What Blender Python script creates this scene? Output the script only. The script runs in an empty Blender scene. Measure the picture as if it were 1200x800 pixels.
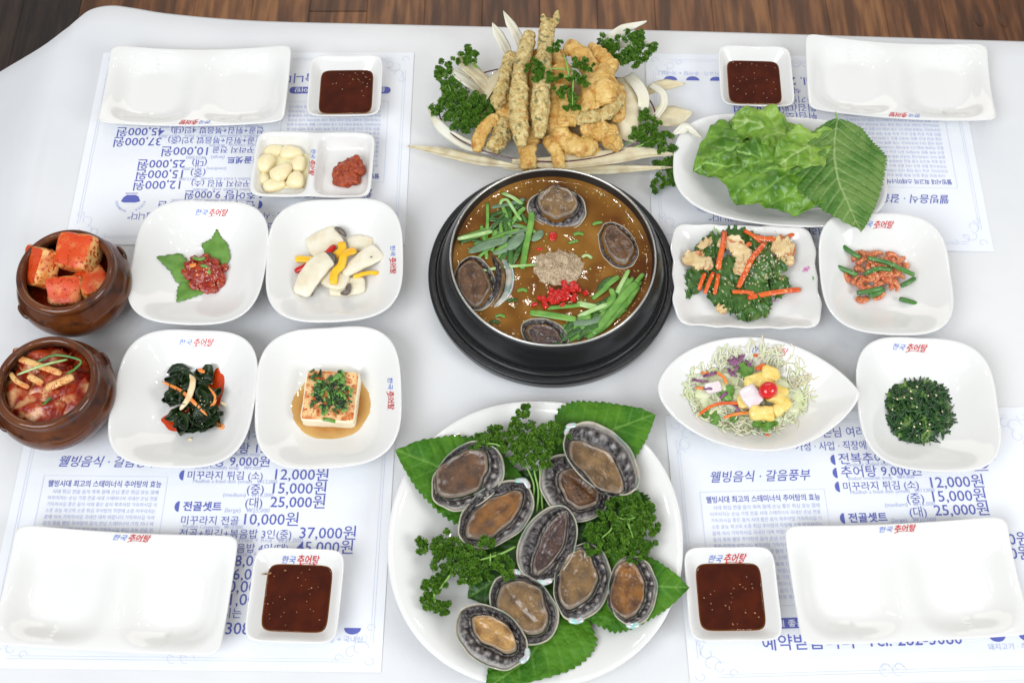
import bpy, math, random
from mathutils import Vector, noise, Matrix, Euler
R = random.Random(7)
scene = bpy.context.scene
COL = scene.collection
rad = math.radians
# ---------------------------------------------------------------- camera
F, TILT, DIST = 1370.0, rad(27), 1.4          # photo pixels, tilt from straight down, metres to the table centre
cd = bpy.data.cameras.new('camera'); cam = bpy.data.objects.new('camera', cd); COL.objects.link(cam)
cam.location = (0, -DIST*math.sin(TILT), DIST*math.cos(TILT)); cam.rotation_euler = (TILT, 0, 0)
cd.sensor_width = 36; cd.lens = F/1200*36; cd.clip_start = .05; cd.clip_end = 60
cd.dof.use_dof = True; cd.dof.focus_distance = 1.42; cd.dof.aperture_fstop = 9
scene.camera = cam
# ---------------------------------------------------------------- world, lamps, exposure
w = bpy.data.worlds.new('World'); scene.world = w; w.use_nodes = True
w.node_tree.nodes['Background'].inputs[0].default_value = (.93, .96, 1, 1)
w.node_tree.nodes['Background'].inputs[1].default_value = .37
def area(name, loc, target, sx, sy, power, col):
    l = bpy.data.lights.new(name, 'AREA'); l.shape = 'RECTANGLE'; l.size = sx; l.size_y = sy; l.energy = power; l.color = col
    o = bpy.data.objects.new(name, l); COL.objects.link(o); o.location = loc
    o.rotation_euler = (Vector(target)-Vector(loc)).to_track_quat('-Z', 'Y').to_euler(); return o
area('window_or_fill_light', (-1.9, -2.3, 3.0), (-.1, .05, 0), 2.9, 2.2, 132, (.90, .95, 1))
area('window_or_fill_light', (2.3, -1.2, 1.6), (.1, .1, 0), 1.2, 1.1, 34, (.93, .97, 1))
area('window_or_fill_light', (.1, 3.7, 1.9), (0, .1, 0), 3.4, 1.6, 30, (1, .93, .84))  # no window at the back: warm fill added to lift the far side
for x, y in ((-.95, .35), (-.35, .5), (.35, .45), (.95, .3), (-.7, -.35), (0, -.5), (.7, -.4), (-.5, 1.2), (.15, 1.3), (.85, 1.15), (-.3, -1.2), (.45, -1.25)):
    area('ceiling_lamp', (x, y, 2.3), (x, y, 0), .05, .05, 1.0, (1, .95, .87))
scene.view_settings.view_transform = 'Standard'; scene.view_settings.look = 'None'
scene.view_settings.exposure = .17; scene.view_settings.gamma = 1
scene.cycles.max_bounces = 8; scene.cycles.caustics_reflective = False; scene.cycles.caustics_refractive = False
scene.cycles.use_denoising = True

# ---------------------------------------------------------------- helpers
CT, ST = math.cos(TILT), math.sin(TILT)
def P(px, py, z=0.):
    """the point at height z seen at photo pixel px, py (photo is 1200 x 800)"""
    x = (px-600)/F; y = -(py-400)/F
    d = (x, y*CT+ST, y*ST-CT); k = (z-DIST*CT)/d[2]
    return Vector((k*d[0], -DIST*ST+k*d[1], z))
def K(px, py, z=0.): return (P(px+1, py, z)-P(px, py, z)).length
def fit(xl, xr, yt, yb, z):
    xm, ym = (xl+xr)/2, (yt+yb)/2
    a, b, c, d = P(xl, ym, z), P(xr, ym, z), P(xm, yt, z), P(xm, yb, z)
    return (a.x+b.x)/2, (c.y+d.y)/2, b.x-a.x, c.y-d.y
def link(o, parent=None):
    COL.objects.link(o)
    if parent: o.parent = parent
    return o
def tag(o, label=None, cat=None, group=None, kind=None):
    if label: o['label'] = label
    if cat: o['category'] = cat
    if group: o['group'] = group
    if kind: o['kind'] = kind
    return o
def empty(name, loc, label, cat, group=None, rz=0):
    o = bpy.data.objects.new(name, None); link(o); o.location = loc; o.rotation_euler = (0, 0, rz); o.empty_display_size = .02
    return tag(o, label, cat, group)
class MB:
    """collects vertices and faces, then links them as ONE mesh object"""
    def __init__(s): s.v = []; s.f = []; s.a = []
    def add(s, v, f, a=None):
        n = len(s.v); s.v += [Vector(p) for p in v]; s.f += [tuple(i+n for i in q) for q in f]
        s.a += list(a) if a is not None else [0.]*len(v)
        return s
    def build(s, name, mat, parent=None, smooth=True, origin=None, world=True, rz=0):
        """vertices are in world space (parent given: world space too unless world=False)"""
        if origin is None and parent is None:
            xs = [p.x for p in s.v]; ys = [p.y for p in s.v]; zs = [p.z for p in s.v]
            origin = Vector(((min(xs)+max(xs))/2, (min(ys)+max(ys))/2, min(zs)))
        if parent is not None: origin = Vector((0, 0, 0))
        off = Vector(origin)
        vs = [p-off for p in s.v]
        if parent is not None and world:
            m = parent.matrix_basis.copy()
            q = parent.parent
            while q: m = q.matrix_basis @ m; q = q.parent
            mi = m.inverted(); vs = [mi @ p for p in s.v]
        me = bpy.data.meshes.new(name); me.from_pydata([tuple(p) for p in vs], [], s.f)
        if smooth: me.polygons.foreach_set('use_smooth', [True]*len(me.polygons))
        if any(s.a):
            at = me.attributes.new('tone', 'FLOAT', 'POINT'); at.data.foreach_set('value', s.a)
        me.materials.append(mat); me.update()
        o = bpy.data.objects.new(name, me); link(o, parent)
        if parent is None: o.location = off
        return o
def solid(o, t, off=0):
    m = o.modifiers.new('thickness', 'SOLIDIFY'); m.thickness = t; m.offset = off; return o
def N(p, s, seed=0): return noise.noise(Vector((p[0]*s+seed*7.3, p[1]*s-seed*3.1, p[2]*s+seed*1.7)))
def spline(pts, m):
    pts = [Vector(p) for p in pts]
    if len(pts) == 2: return [pts[0].lerp(pts[1], i/(m-1)) for i in range(m)]
    q = [2*pts[0]-pts[1]]+pts+[2*pts[-1]-pts[-2]]; out = []
    for i in range(m):
        t = i/(m-1)*(len(pts)-1); k = min(int(t), len(pts)-2); t -= k
        a, b, c, d = q[k:k+4]
        out.append(.5*((2*b)+(c-a)*t+(2*a-5*b+4*c-d)*t*t+(-a+3*b-3*c+d)*t**3))
    return out
def sweep(mb, pts, ry, rz=None, n=8, m=None, amp=0, freq=200, seed=0, cap=True, twist=0, sq=2.0, tone=0, taper=.5, cap_f=None):
    """a swept body: ry sideways half width, rz vertical half height, either may be a function of 0..1; rounded ends"""
    m = m or max(6, len(pts)*4)
    c = spline(pts, m); rz = ry if rz is None else rz
    fy = ry if callable(ry) else (lambda u: ry); fz = rz if callable(rz) else (lambda u: rz)
    vs = []; fs = []
    for i, p in enumerate(c):
        t = (c[min(i+1, m-1)]-c[max(i-1, 0)]).normalized()
        side = t.cross(Vector((0, 0, 1)))
        side = side.normalized() if side.length > 1e-4 else Vector((1, 0, 0))
        up = side.cross(t).normalized(); u = i/(m-1)
        e = min(u, 1-u)*(m-1); k = 1 if not cap else (taper if e < .5 else (taper+.8*(1-taper) if e < 1.5 else 1))
        for j in range(n):
            a = 2*math.pi*(j+.5)/n+twist*u; ca, sa = math.cos(a), math.sin(a)
            ca = math.copysign(abs(ca)**(2/sq), ca); sa = math.copysign(abs(sa)**(2/sq), sa)
            q = p+side*(ca*fy(u)*k)+up*(sa*fz(u)*k)
            if amp:
                d = N(q, freq, seed)+.5*N(q, freq*2.3, seed+5)
                q += (q-p).normalized()*d*amp
            vs.append(q)
    for i in range(m-1):
        for j in range(n): fs.append((i*n+j, i*n+(j+1) % n, (i+1)*n+(j+1) % n, (i+1)*n+j))
    fs.append(tuple(range(n))[::-1]); fs.append(tuple((m-1)*n+j for j in range(n)))
    tn = tone if callable(tone) else (lambda p: tone)
    mb.add(vs, fs, [tn(p) for p in vs]); return mb
_ico = {}
def where(px, py, cx, cy, rx, ry):
    x, y = (px-cx)/rx, (py-cy)/ry; d = math.hypot(x, y)
    if d < .33: return 'in the middle'
    k = int(round(math.degrees(math.atan2(-y, x))/45)) % 8
    return ('at the outer ' if d > .8 else 'towards the ')+('right', 'far right', 'far side', 'far left', 'left', 'near left', 'near side', 'near right')[k]
def ico(sub):
    if sub in _ico: return _ico[sub]
    import bmesh
    bm = bmesh.new(); bmesh.ops.create_icosphere(bm, subdivisions=sub, radius=1)
    r = ([v.co.copy() for v in bm.verts], [tuple(v.index for v in f.verts) for f in bm.faces]); bm.free(); _ico[sub] = r; return r
def blob(mb, c, r, sub=3, amp=.0, freq=60, seed=0, rot=(0, 0, 0), tone=0, sq=0):
    v, f = ico(sub); M_ = Euler(rot).to_matrix(); r = r if hasattr(r, '__len__') else (r, r, r); out = []
    for p in v:
        q = p.copy()
        if sq:
            mx = max(abs(q.x), abs(q.y), abs(q.z)); q = q.lerp(q/mx, sq)
        q = Vector((q.x*r[0], q.y*r[1], q.z*r[2])); w_ = M_ @ q+Vector(c)
        if amp: w_ += (M_ @ p)*(N(w_, freq, seed)+.5*N(w_, freq*2.1, seed+3)+.25*N(w_, freq*4.3, seed+9))*amp
        out.append(w_)
    mb.add(out, f, [tone]*len(out)); return mb
def grid(mb, fn, nu, nv, tone=None, hole=None):
    vs = []; fs = []; ts = []
    for i in range(nu):
        for j in range(nv):
            u, v = i/(nu-1), j/(nv-1)*2-1
            vs.append(fn(u, v)); ts.append(tone(u, v) if tone else 0)
    for i in range(nu-1):
        for j in range(nv-1): fs.append((i*nv+j, (i+1)*nv+j, (i+1)*nv+j+1, i*nv+j+1))
    mb.add(vs, fs, ts); return mb
def lathe(mb, c, prof, n=96, sx=1, sy=1):
    vs = []; fs = []; m = len(prof)
    for r, z in prof:
        for j in range(n):
            a = 2*math.pi*j/n; vs.append(Vector((c[0]+r*sx*math.cos(a), c[1]+r*sy*math.sin(a), c[2]+z)))
    for i in range(m-1):
        for j in range(n): fs.append((i*n+j, i*n+(j+1) % n, (i+1)*n+(j+1) % n, (i+1)*n+j))
    if prof[0][0] < 1e-3 or True: fs.append(tuple(range(n))[::-1])
    mb.add(vs, fs); return mb

# ---------------------------------------------------------------- materials
def lin(h):
    if isinstance(h, str):
        h = h.lstrip('#'); c = [int(h[i:i+2], 16)/255 for i in (0, 2, 4)]
        return tuple(x/12.92 if x <= .04045 else ((x+.055)/1.055)**2.4 for x in c)+(1,)
    return tuple(h)+(1,)
def mat(name, c1, c2=None, scale=120, lo=.4, hi=.6, c3=None, s3=300, lo3=.62, hi3=.68, tone=None, rough=.5, bump=0, bscale=200, bump2=0, b2scale=900,
        sss=0, sssr=.004, coat=0, metal=0, spec=.5, trans=0, ior=1.45, transl=0, detail=4, stretch=None, voro=0, alpha=1, sheen=0, roughvar=0):
    m = bpy.data.materials.new(name); m.use_nodes = True; nt = m.node_tree; b = nt.nodes['Principled BSDF']; L = nt.links.new
    def node(t, **k):
        n_ = nt.nodes.new(t)
        for a, v in k.items(): setattr(n_, a, v)
        return n_
    tc = node('ShaderNodeTexCoord'); co = tc.outputs['Object']
    if stretch:
        mp = node('ShaderNodeMapping'); mp.inputs['Scale'].default_value = stretch; L(co, mp.inputs[0]); co = mp.outputs[0]
    def nz(sc, det=detail):
        n_ = node('ShaderNodeTexNoise'); n_.inputs['Scale'].default_value = sc; n_.inputs['Detail'].default_value = det; L(co, n_.inputs['Vector']); return n_.outputs['Fac']
    def mixc(fac, a, b_, lo_, hi_):
        mr = node('ShaderNodeMapRange'); mr.inputs['From Min'].default_value = lo_; mr.inputs['From Max'].default_value = hi_; L(fac, mr.inputs['Value'])
        mx = node('ShaderNodeMix', data_type='RGBA'); L(mr.outputs[0], mx.inputs['Factor'])
        for sock, val in ((mx.inputs[6], a), (mx.inputs[7], b_)):
            if hasattr(val, 'links'): L(val, sock)
            else: sock.default_value = val
        return mx.outputs[2]
    cur = lin(c1)
    if c2: cur = mixc(nz(scale), cur, lin(c2), lo, hi)
    if c3: cur = mixc(nz(s3, 2), cur, lin(c3), lo3, hi3)
    if tone:
        at = node('ShaderNodeAttribute', attribute_name='tone'); cur = mixc(at.outputs['Fac'], cur, lin(tone), 0, 1)
    if hasattr(cur, 'links'): L(cur, b.inputs['Base Color'])
    else: b.inputs['Base Color'].default_value = cur
    b.inputs['Roughness'].default_value = rough; b.inputs['Metallic'].default_value = metal; b.inputs['Specular IOR Level'].default_value = spec
    b.inputs['Coat Weight'].default_value = coat; b.inputs['Coat Roughness'].default_value = .06
    b.inputs['Transmission Weight'].default_value = trans; b.inputs['IOR'].default_value = ior
    if sss: b.inputs['Subsurface Weight'].default_value = sss; b.inputs['Subsurface Radius'].default_value = (1, .5, .3); b.inputs['Subsurface Scale'].default_value = sssr
    if roughvar:
        mr = node('ShaderNodeMapRange'); L(nz(bscale*.3), mr.inputs['Value']); mr.inputs['To Min'].default_value = max(.03, rough-roughvar); mr.inputs['To Max'].default_value = rough+roughvar; L(mr.outputs[0], b.inputs['Roughness'])
    if bump or bump2:
        prev = None
        for st, sc in ((bump, bscale), (bump2, b2scale)):
            if not st: continue
            bp = node('ShaderNodeBump'); bp.inputs['Strength'].default_value = 1; bp.inputs['Distance'].default_value = st
            if voro and sc == bscale:
                vo = node('ShaderNodeTexVoronoi'); vo.inputs['Scale'].default_value = sc; L(co, vo.inputs['Vector']); L(vo.outputs['Distance'], bp.inputs['Height'])
            else: L(nz(sc), bp.inputs['Height'])
            if prev: L(prev.outputs[0], bp.inputs['Normal'])
            prev = bp
        L(prev.outputs[0], b.inputs['Normal'])
    out = nt.nodes['Material Output']
    if transl:
        tr = node('ShaderNodeBsdfTranslucent'); ms = node('ShaderNodeMixShader'); ms.inputs[0].default_value = transl
        if hasattr(cur, 'links'): L(cur, tr.inputs['Color'])
        else: tr.inputs['Color'].default_value = cur
        L(b.outputs[0], ms.inputs[1]); L(tr.outputs[0], ms.inputs[2]); L(ms.outputs[0], out.inputs['Surface'])
    if alpha < 1:
        tr = node('ShaderNodeBsdfTransparent'); ms = node('ShaderNodeMixShader'); ms.inputs[0].default_value = alpha
        src = out.inputs['Surface'].links[0].from_socket
        L(tr.outputs[0], ms.inputs[1]); L(src, ms.inputs[2]); L(ms.outputs[0], out.inputs['Surface'])
    return m
porcelain = mat('porcelain', (.73, .72, .695), rough=.08, coat=.25, spec=.5)
cloth_m = mat('white_table_cover', (.645, .65, .665), (.70, .695, .69), scale=3, lo=.35, hi=.65, rough=.55, bump=.0060, bscale=5, bump2=.00012, b2scale=700)
paper_m = mat('menu_paper', (.765, .775, .80), (.72, .745, .80), scale=4.5, lo=.45, hi=.7, rough=.5, bump=.0016, bscale=9)
ink = mat('blue_ink', (.10, .12, .42), rough=.6)
ink2 = mat('pale_blue_ink', (.42, .46, .68), rough=.6)
ink3 = mat('faint_blue_ink', (.58, .62, .74), rough=.6)
logo_blue = mat('logo_blue', (.06, .16, .62), rough=.3)
logo_red = mat('logo_red', (.55, .03, .04), rough=.3)
table_m = mat('table_wood', (.16, .09, .05), rough=.5)
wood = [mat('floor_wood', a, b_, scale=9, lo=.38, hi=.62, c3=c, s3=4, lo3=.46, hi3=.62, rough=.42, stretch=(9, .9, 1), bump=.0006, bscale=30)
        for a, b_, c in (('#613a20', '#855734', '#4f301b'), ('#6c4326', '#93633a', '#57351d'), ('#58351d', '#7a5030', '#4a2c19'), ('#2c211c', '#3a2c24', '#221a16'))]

# ---------------------------------------------------------------- the floor: planks laid side by side
fl = MB(); c = P(600, 20, -.72)
fl.add([(-4, -3, -.745), (4, -3, -.745), (4, 5, -.745), (-4, 5, -.745)], [(0, 1, 2, 3)])
floor = tag(fl.build('floor', mat('floor_base', (.05, .035, .025), rough=.6), smooth=False), kind='structure')
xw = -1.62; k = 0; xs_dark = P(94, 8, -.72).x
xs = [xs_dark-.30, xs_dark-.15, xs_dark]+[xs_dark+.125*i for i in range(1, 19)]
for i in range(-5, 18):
    x0 = xs_dark+.127*i; x1 = x0+.1264
    ycut = R.uniform(1.0, 1.6) if i % 3 == 1 else 1.9
    for (y0, y1) in ((-.6, ycut-.002), (ycut, 2.6)):
        if y1 < .4: continue
        m = MB(); b_ = .0008; z0, z1 = -.744, -.72-R.uniform(0, .0006)
        m.add([(x0, y0, z0), (x1, y0, z0), (x1, y1, z0), (x0, y1, z0), (x0, y0, z1-b_), (x1, y0, z1-b_), (x1, y1, z1-b_), (x0, y1, z1-b_),
               (x0+b_, y0+b_, z1), (x1-b_, y0+b_, z1), (x1-b_, y1-b_, z1), (x0+b_, y1-b_, z1)],
              [(0, 1, 5, 4), (1, 2, 6, 5), (2, 3, 7, 6), (3, 0, 4, 7), (4, 5, 9, 8), (5, 6, 10, 9), (6, 7, 11, 10), (7, 4, 8, 11), (8, 9, 10, 11)])
        m.build('plank', wood[3] if i < 0 else wood[R.choice((0, 1, 1, 0, 2))], floor, smooth=False)  # leftmost planks carry the floor's shade as a darker wood colour
# knots in the wood at the far right
for kx, ky in ((1148, 22), (1176, 23)):
    q = P(kx, ky, -.7195); m = MB(); lathe(m, (0, 0, 0), [(.001, .0012), (.005, .0009), (.009, .0006), (.011, .0001)], 20, 1, 1.9)
    m.v = [p+q for p in m.v]; m.build('wood_knot', wood[2], floor)

# ---------------------------------------------------------------- the table and its white cover
TX = -.615                                          # where the table's left edge lies
def zdrop(x):
    d = TX-x
    return 0 if d <= 0 else -(.55*(math.sqrt(d*d+.03**2)-.03))
edge_px = [(-60, 122), (0, 83), (50, 53), (85, 27), (104, 13), (128, 8), (155, 11), (200, 18), (300, 26), (450, 30), (620, 34), (800, 38), (1000, 44), (1195, 50), (1300, 53)]
ew = []
for px, py in edge_px:
    z = 0
    for _ in range(12): q = P(px, py, z); z = zdrop(q.x)
    ew.append(q)
ew = spline(ew, 60)
cl = MB()
rows = 44
vs = []; fs = []
for i, e in enumerate(ew):
    for j in range(rows+3):
        if j < 3:                                       # the edge rolls over and hangs down at the back
            out = Vector((-.004 if i < 12 else 0, .012, 0))*(1-(j-2)**2/4+.0) if j else Vector((0, .014, 0))
            q = e+Vector((0, (.010, .010, .006)[j], (-.16, -.02, -.004)[j]))
        else:
            t = (j-3)/(rows-1); y = e.y*(1-t)-.72*t
            x = e.x
            q = Vector((x, y, zdrop(x)))
        q.z += .0004*noise.noise(Vector((q.x*5, q.y*7, 1)))-.0006 if q.x > TX else .006*noise.noise(Vector((q.x*6, q.y*5, 3)))
        vs.append(q)
for i in range(len(ew)-1):
    for j in range(rows+2): fs.append((i*(rows+3)+j, i*(rows+3)+j+1, (i+1)*(rows+3)+j+1, (i+1)*(rows+3)+j))
cl.add(vs, fs)
cover = cl.build('table_cover', cloth_m); solid(cover, .0006)
tag(cover, 'white paper-like cover spread over the whole table, rounded over at its far left corner', 'tablecloth')
tb = MB(); yb = .50
tb.add([(TX+.01, -.73, -.045), (1.0, -.73, -.045), (1.0, .44, -.045), (TX+.03, .44, -.045), (TX+.01, -.73, -.006), (1.0, -.73, -.006), (1.0, .44, -.006), (TX+.03, .44, -.006)],
       [(0, 3, 2, 1), (4, 5, 6, 7), (0, 1, 5, 4), (1, 2, 6, 5), (2, 3, 7, 6), (3, 0, 4, 7)])
table = empty('dining_table', (.15, 0, -.72), 'dining table lying hidden under the white cover', 'table')
tb.build('tabletop', table_m, table, smooth=False)
for lx, ly in ((TX+.1, -.6), (.9, -.6), (TX+.1, .38), (.9, .38)):
    m = MB(); lathe(m, (lx, ly, -.718), [(.022, 0), (.025, .02), (.03, .66), (.03, .672)], 16); m.build('leg', table_m, table)

# ---------------------------------------------------------------- text
TEXTS, RECORD, LINE = {}, [True], 1.0
def text_mesh(body, size, bold=0, spacing=1.0, align='LEFT', shear=0, line=1.0):
    key = (body, size, bold, spacing, align, shear, line)
    if RECORD[0]: TEXTS[key] = None; return [Vector((0, 0, 0)), Vector((1, 0, 0)), Vector((0, 1, 0))], [(0, 1, 2)]
    return TEXTS[key]
def make_texts():
    """turn every piece of lettering asked for so far into mesh data in one go"""
    fams = {}
    for key in TEXTS: fams.setdefault(key[1:], []).append(key[0])
    obs = {}
    for k_, bodies in fams.items():                     # one text object per style, a line far apart for each phrase
        size, bold, spacing, align, shear, line = k_; obs[k_] = text_object('\n'.join(bodies), size, bold, spacing, align, shear, 4)
    dg = bpy.context.evaluated_depsgraph_get()
    for k_, o in obs.items():
        me = bpy.data.meshes.new_from_object(o.evaluated_get(dg)); bodies = fams[k_]; size = k_[0]
        step = 4*size*LINE; vs = [p.co.copy() for p in me.vertices]; fs = [tuple(p.vertices) for p in me.polygons]
        rows_ = {}
        for f in fs: rows_.setdefault(round(-(sum(vs[i].y for i in f)/len(f)-.3*size)/step), []).append(f)
        for n_, body in enumerate(bodies):
            ff = rows_.get(n_, []); ids = sorted({i for f in ff for i in f}); mp = {i: j for j, i in enumerate(ids)}
            xs_ = [vs[i].x for i in ids]; sh_ = n_*step*k_[4]*0
            TEXTS[(body,)+k_] = ([Vector((vs[i].x, vs[i].y+n_*step, 0)) for i in ids], [tuple(mp[i] for i in f) for f in ff])
        bpy.data.meshes.remove(me)
    for o in obs.values(): cu = o.data; bpy.data.objects.remove(o); bpy.data.curves.remove(cu)
    RECORD[0] = False
def text_object(body, size, bold, spacing, align, shear, line):
    cu = bpy.data.curves.new('t', 'FONT'); cu.body = body; cu.size = size; cu.offset = bold*size; cu.space_character = spacing; cu.align_x = align; cu.shear = shear
    cu.resolution_u = 2; cu.space_line = line; cu.fill_mode = 'FRONT'
    o = bpy.data.objects.new('t', cu); COL.objects.link(o)
    return o
def text_fit(mb, body, x0, x1, y, h=None, bold=0, shear=0, z=0, hs=1):
    """lettering from x0 to x1 with its baseline at y, in metres"""
    v, f = text_mesh(body, 1, bold, shear=shear)
    if not v: return
    a = min(p.x for p in v); b_ = max(p.x for p in v); k = (x1-x0)/(b_-a); kh = k*hs if h is None else h
    mb.add([(x0+(p.x-a)*k, y+p.y*kh, z) for p in v], f)
MW, MH = .425, .308
def poly(mb, pts, z=0): mb.add([(x, y, z) for x, y in pts], [tuple(range(len(pts)))])
def arcs(mb, cx, cy, r, a0, a1, wd, z=0, n=22, spiral=0):
    vs = []; fs = []
    for i in range(n+1):
        a = a0+(a1-a0)*i/n; rr = r+spiral*i/n
        vs += [(cx+(rr-wd/2)*math.cos(a), cy+(rr-wd/2)*math.sin(a), z), (cx+(rr+wd/2)*math.cos(a), cy+(rr+wd/2)*math.sin(a), z)]
    for i in range(n): fs.append((2*i, 2*i+1, 2*i+3, 2*i+2))
    mb.add(vs, fs)
def menu_print():
    a, b_, c = MB(), MB(), MB(); mm = .001
    T = lambda s, x0, x1, y, **k_: text_fit(a, s, x0*mm, x1*mm, y*mm, **k_)
    T('찾아주신 손님 여러분', 129, 240, 277, hs=1.1); T('가정 · 사업 · 직장에 축복이 가득하시길 바랍니다"', 146, 352, 261, hs=1.2)
    for s, x0, x1, y, bo in (('전복추어탕 13,000원', 193, 316, 244, .004), ('추어탕 9,000원', 193, 284, 228, .004), ('미꾸라지 튀김 (소)', 193, 278, 212, 0), ('12,000원', 292, 352, 212, .003),
                       ('(중)', 262, 281, 195.5, 0), ('15,000원', 291, 351, 195.5, .003), ('(대)', 262, 281, 179.5, 0), ('25,000원', 290, 351, 179.5, .006), ('전골셋트', 193, 236, 175, .02),
                       ('미꾸라지 전골', 193, 257, 159, 0), ('10,000원', 263, 323, 159, .003), ('전골+튀김+볶음밥 3인(중)', 193, 317, 144, 0), ('37,000원', 326, 388, 144, .004),
                       ('전골+튀김+볶음밥 4인(대)', 193, 315, 128, 0), ('45,000원', 324, 386, 128, .004), ('돈까스(국내산)', 193, 252, 113, .015), ('8,000원', 258, 310, 112, .004),
                       ('튀김(소)', 200, 246, 98, 0), ('6,000원', 258, 310, 97, .004), ('튀김(대)', 200, 246, 84, 0), ('10,000원', 248, 310, 83, .004), ('공기밥', 200, 236, 70, 0), ('1,000원', 258, 310, 69, .004)):
        T(s, x0, x1, y, bold=bo)
    T('식사하시는', 218, 272, 56); T('웰빙음식 · 갈음풍부', 45, 158, 226, shear=.25, bold=.006, hs=1.05)
    T('웰빙시대 최고의 스태미너식 추어탕의 효능', 37, 165, 201.5, bold=.01, hs=1.2)
    T('예약받습니다  Tel. 282-3080', 80, 292, 38, bold=.006)
    # bullets, banner, bowls
    for y in (248.5, 232.5, 216, 179): 
        poly(a, [((188.5+5*math.cos(t))*mm, (y+6.2*math.sin(t))*mm) for t in [math.pi/2+math.pi*i/14 for i in range(15)]])
    v, f = text_mesh('음식을 지나 몸에 좋은 추어탕', 1, .01); ban = MB()
    hw, hh = (72-4)*mm/1, 5.5*mm
    poly(a, [((97+s*63+s*5*math.cos(t))*mm, (65+5.6*math.sin(t))*mm) for s, t in [(1, -math.pi/2+math.pi*i/8) for i in range(9)]]+[((97-63-5*math.cos(t))*mm, (65+5.6*math.sin(t))*mm) for t in [math.pi/2-math.pi*i/8 for i in range(9)]])
    kx = (max(p.x for p in v)-min(p.x for p in v)); ban.add([(36*mm+p.x*.122/kx, 61.6*mm+p.y*.0085, 0) for p in v], f)
    poly(a, [(340*mm, 243*mm), (343*mm, 236*mm), (347*mm, 233.5*mm), (358*mm, 233.5*mm), (362*mm, 237*mm), (364.5*mm, 243*mm), (361*mm, 245*mm), (345*mm, 245*mm)])
    poly(a, [(345*mm, 231.5*mm), (360*mm, 231.5*mm), (361*mm, 230.5*mm), (344*mm, 230.5*mm)])
    for x in (330, 362, 392): poly(a, [((x+9*math.cos(t))*mm, (46-7*math.sin(t))*mm) for t in [math.pi*i/14 for i in range(15)]])
    text_fit(b_, '돼지고기 · 추어탕 + 국내산', 318*mm, 404*mm, 31*mm)
    for i, ch in enumerate('KOREA · NAMWON'):
        t = math.pi*(.93-.86*i/13); v, f = text_mesh(ch, .0048, .01, align='CENTER'); 
        if not v: continue
        cx, cy = .352+.0165*math.cos(t), .2405+.0165*math.sin(t); rt = Matrix.Rotation(t-math.pi/2, 3, 'Z')
        b_.add([rt @ p+Vector((cx, cy, 0)) for p in v], f)
    # small print: the paragraph at the left, english lines below each dish
    words = '미꾸라지는 추어탕의 효능 웰빙 음식 최고의 스태미너식 시대 가정 직장에 사업 축복 가득하시길 바랍니다 여러분 손님 복추어탕 전골 튀김 몸에 좋은 지나 국내산 식사 소중 대복'.split()
    r = random.Random(3); y = 193
    while y > 84:
        s = ' '.join(r.choice(words) for _ in range(11))[:33]; text_fit(b_, s, (40 if y < 190 else 44)*mm, 163*mm, y*mm, hs=1.1); y -= 7.3
    for s, x0, x1, y in (('Abalone boiled mudfish soup   ₩13,000', 200, 300, 240), ('Boiled mudfish soup   ₩9,000', 200, 275, 223.5), ('Mudfish a fried dish (small)   ₩12,000', 200, 295, 207), ('(medium)   ₩15,000', 236, 292, 191),
                         ('(large)   ₩25,000', 240, 290, 173), ('Mudfish Casserole   ₩10,000', 196, 262, 154), ('Mudfish Casserole + Fried + Rice   ₩37,000', 196, 330, 139), ('Mudfish Casserole + Fried + Rice   ₩45,000', 196, 330, 123)):
        text_fit(b_, s, x0*mm, x1*mm, y*mm)
    # faint double border and scrolled corners
    for o_, wd in ((10, .5), (13, .4)):
        x0, y0, x1, y1 = o_*mm, o_*mm, MW-o_*mm, MH-o_*mm; wd *= mm
        for q in ([(x0+.02, y0), (x1-.02, y0), (x1-.02, y0+wd), (x0+.02, y0+wd)], [(x0+.02, y1-wd), (x1-.02, y1-wd), (x1-.02, y1), (x0+.02, y1)],
                  [(x0, y0+.02), (x0+wd, y0+.02), (x0+wd, y1-.02), (x0, y1-.02)], [(x1-wd, y0+.02), (x1, y0+.02), (x1, y1-.02), (x1-wd, y1-.02)]): poly(c, q)
    bx = [(31*mm, 84*mm), (171*mm, 84*mm), (171*mm, 214*mm), (31*mm, 214*mm)]
    for i in range(4):
        (xa, ya), (xb, yb_) = bx[i], bx[(i+1) % 4]; h = .0003
        poly(c, [(xa-h, ya-h), (xb+h, ya-h), (xb+h, ya+h), (xa-h, ya+h)] if ya == yb_ and xb > xa else ([(xb-h, ya-h), (xa+h, ya-h), (xa+h, ya+h), (xb-h, ya+h)] if ya == yb_ else [(xa-h, min(ya, yb_)), (xa+h, min(ya, yb_)), (xa+h, max(ya, yb_)), (xa-h, max(ya, yb_))]))
    for sx in (1, -1):
        for sy in (1, -1):
            cx, cy = (MW/2-sx*(MW/2-.024), MH/2-sy*(MH/2-.024))
            for ox, oy, rr, a0, a1, sp in ((0, 0, .010, 0, 4.6, -.006), (.009, -.004, .007, 1, 6, -.004), (-.003, .012, .008, 2, 7.2, -.005), (-.010, .022, .005, 0, 5, -.003), (.022, -.010, .005, 0, 5, -.003), (-.012, -.012, .006, 3, 8, -.004)):
                arcs(c, cx+sx*ox, cy+sy*oy, rr, a0, a1, .0007, spiral=sp)
    for sg in (1, -1):
        for rr, oy in ((.008, 0), (.005, .004)): arcs(c, MW/2+sg*.007, .012+oy, rr, 0, 5, .0006, spiral=-.003)
    return a, b_, c, ban
white_ink = mat('paper_white_letters', (.75, .76, .80), rough=.6)
menu_print(); text_mesh('한국', 1, .002, shear=.35); text_mesh('추어탕', 1, .018, shear=.35); make_texts()
pr = menu_print(); printed = None
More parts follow.
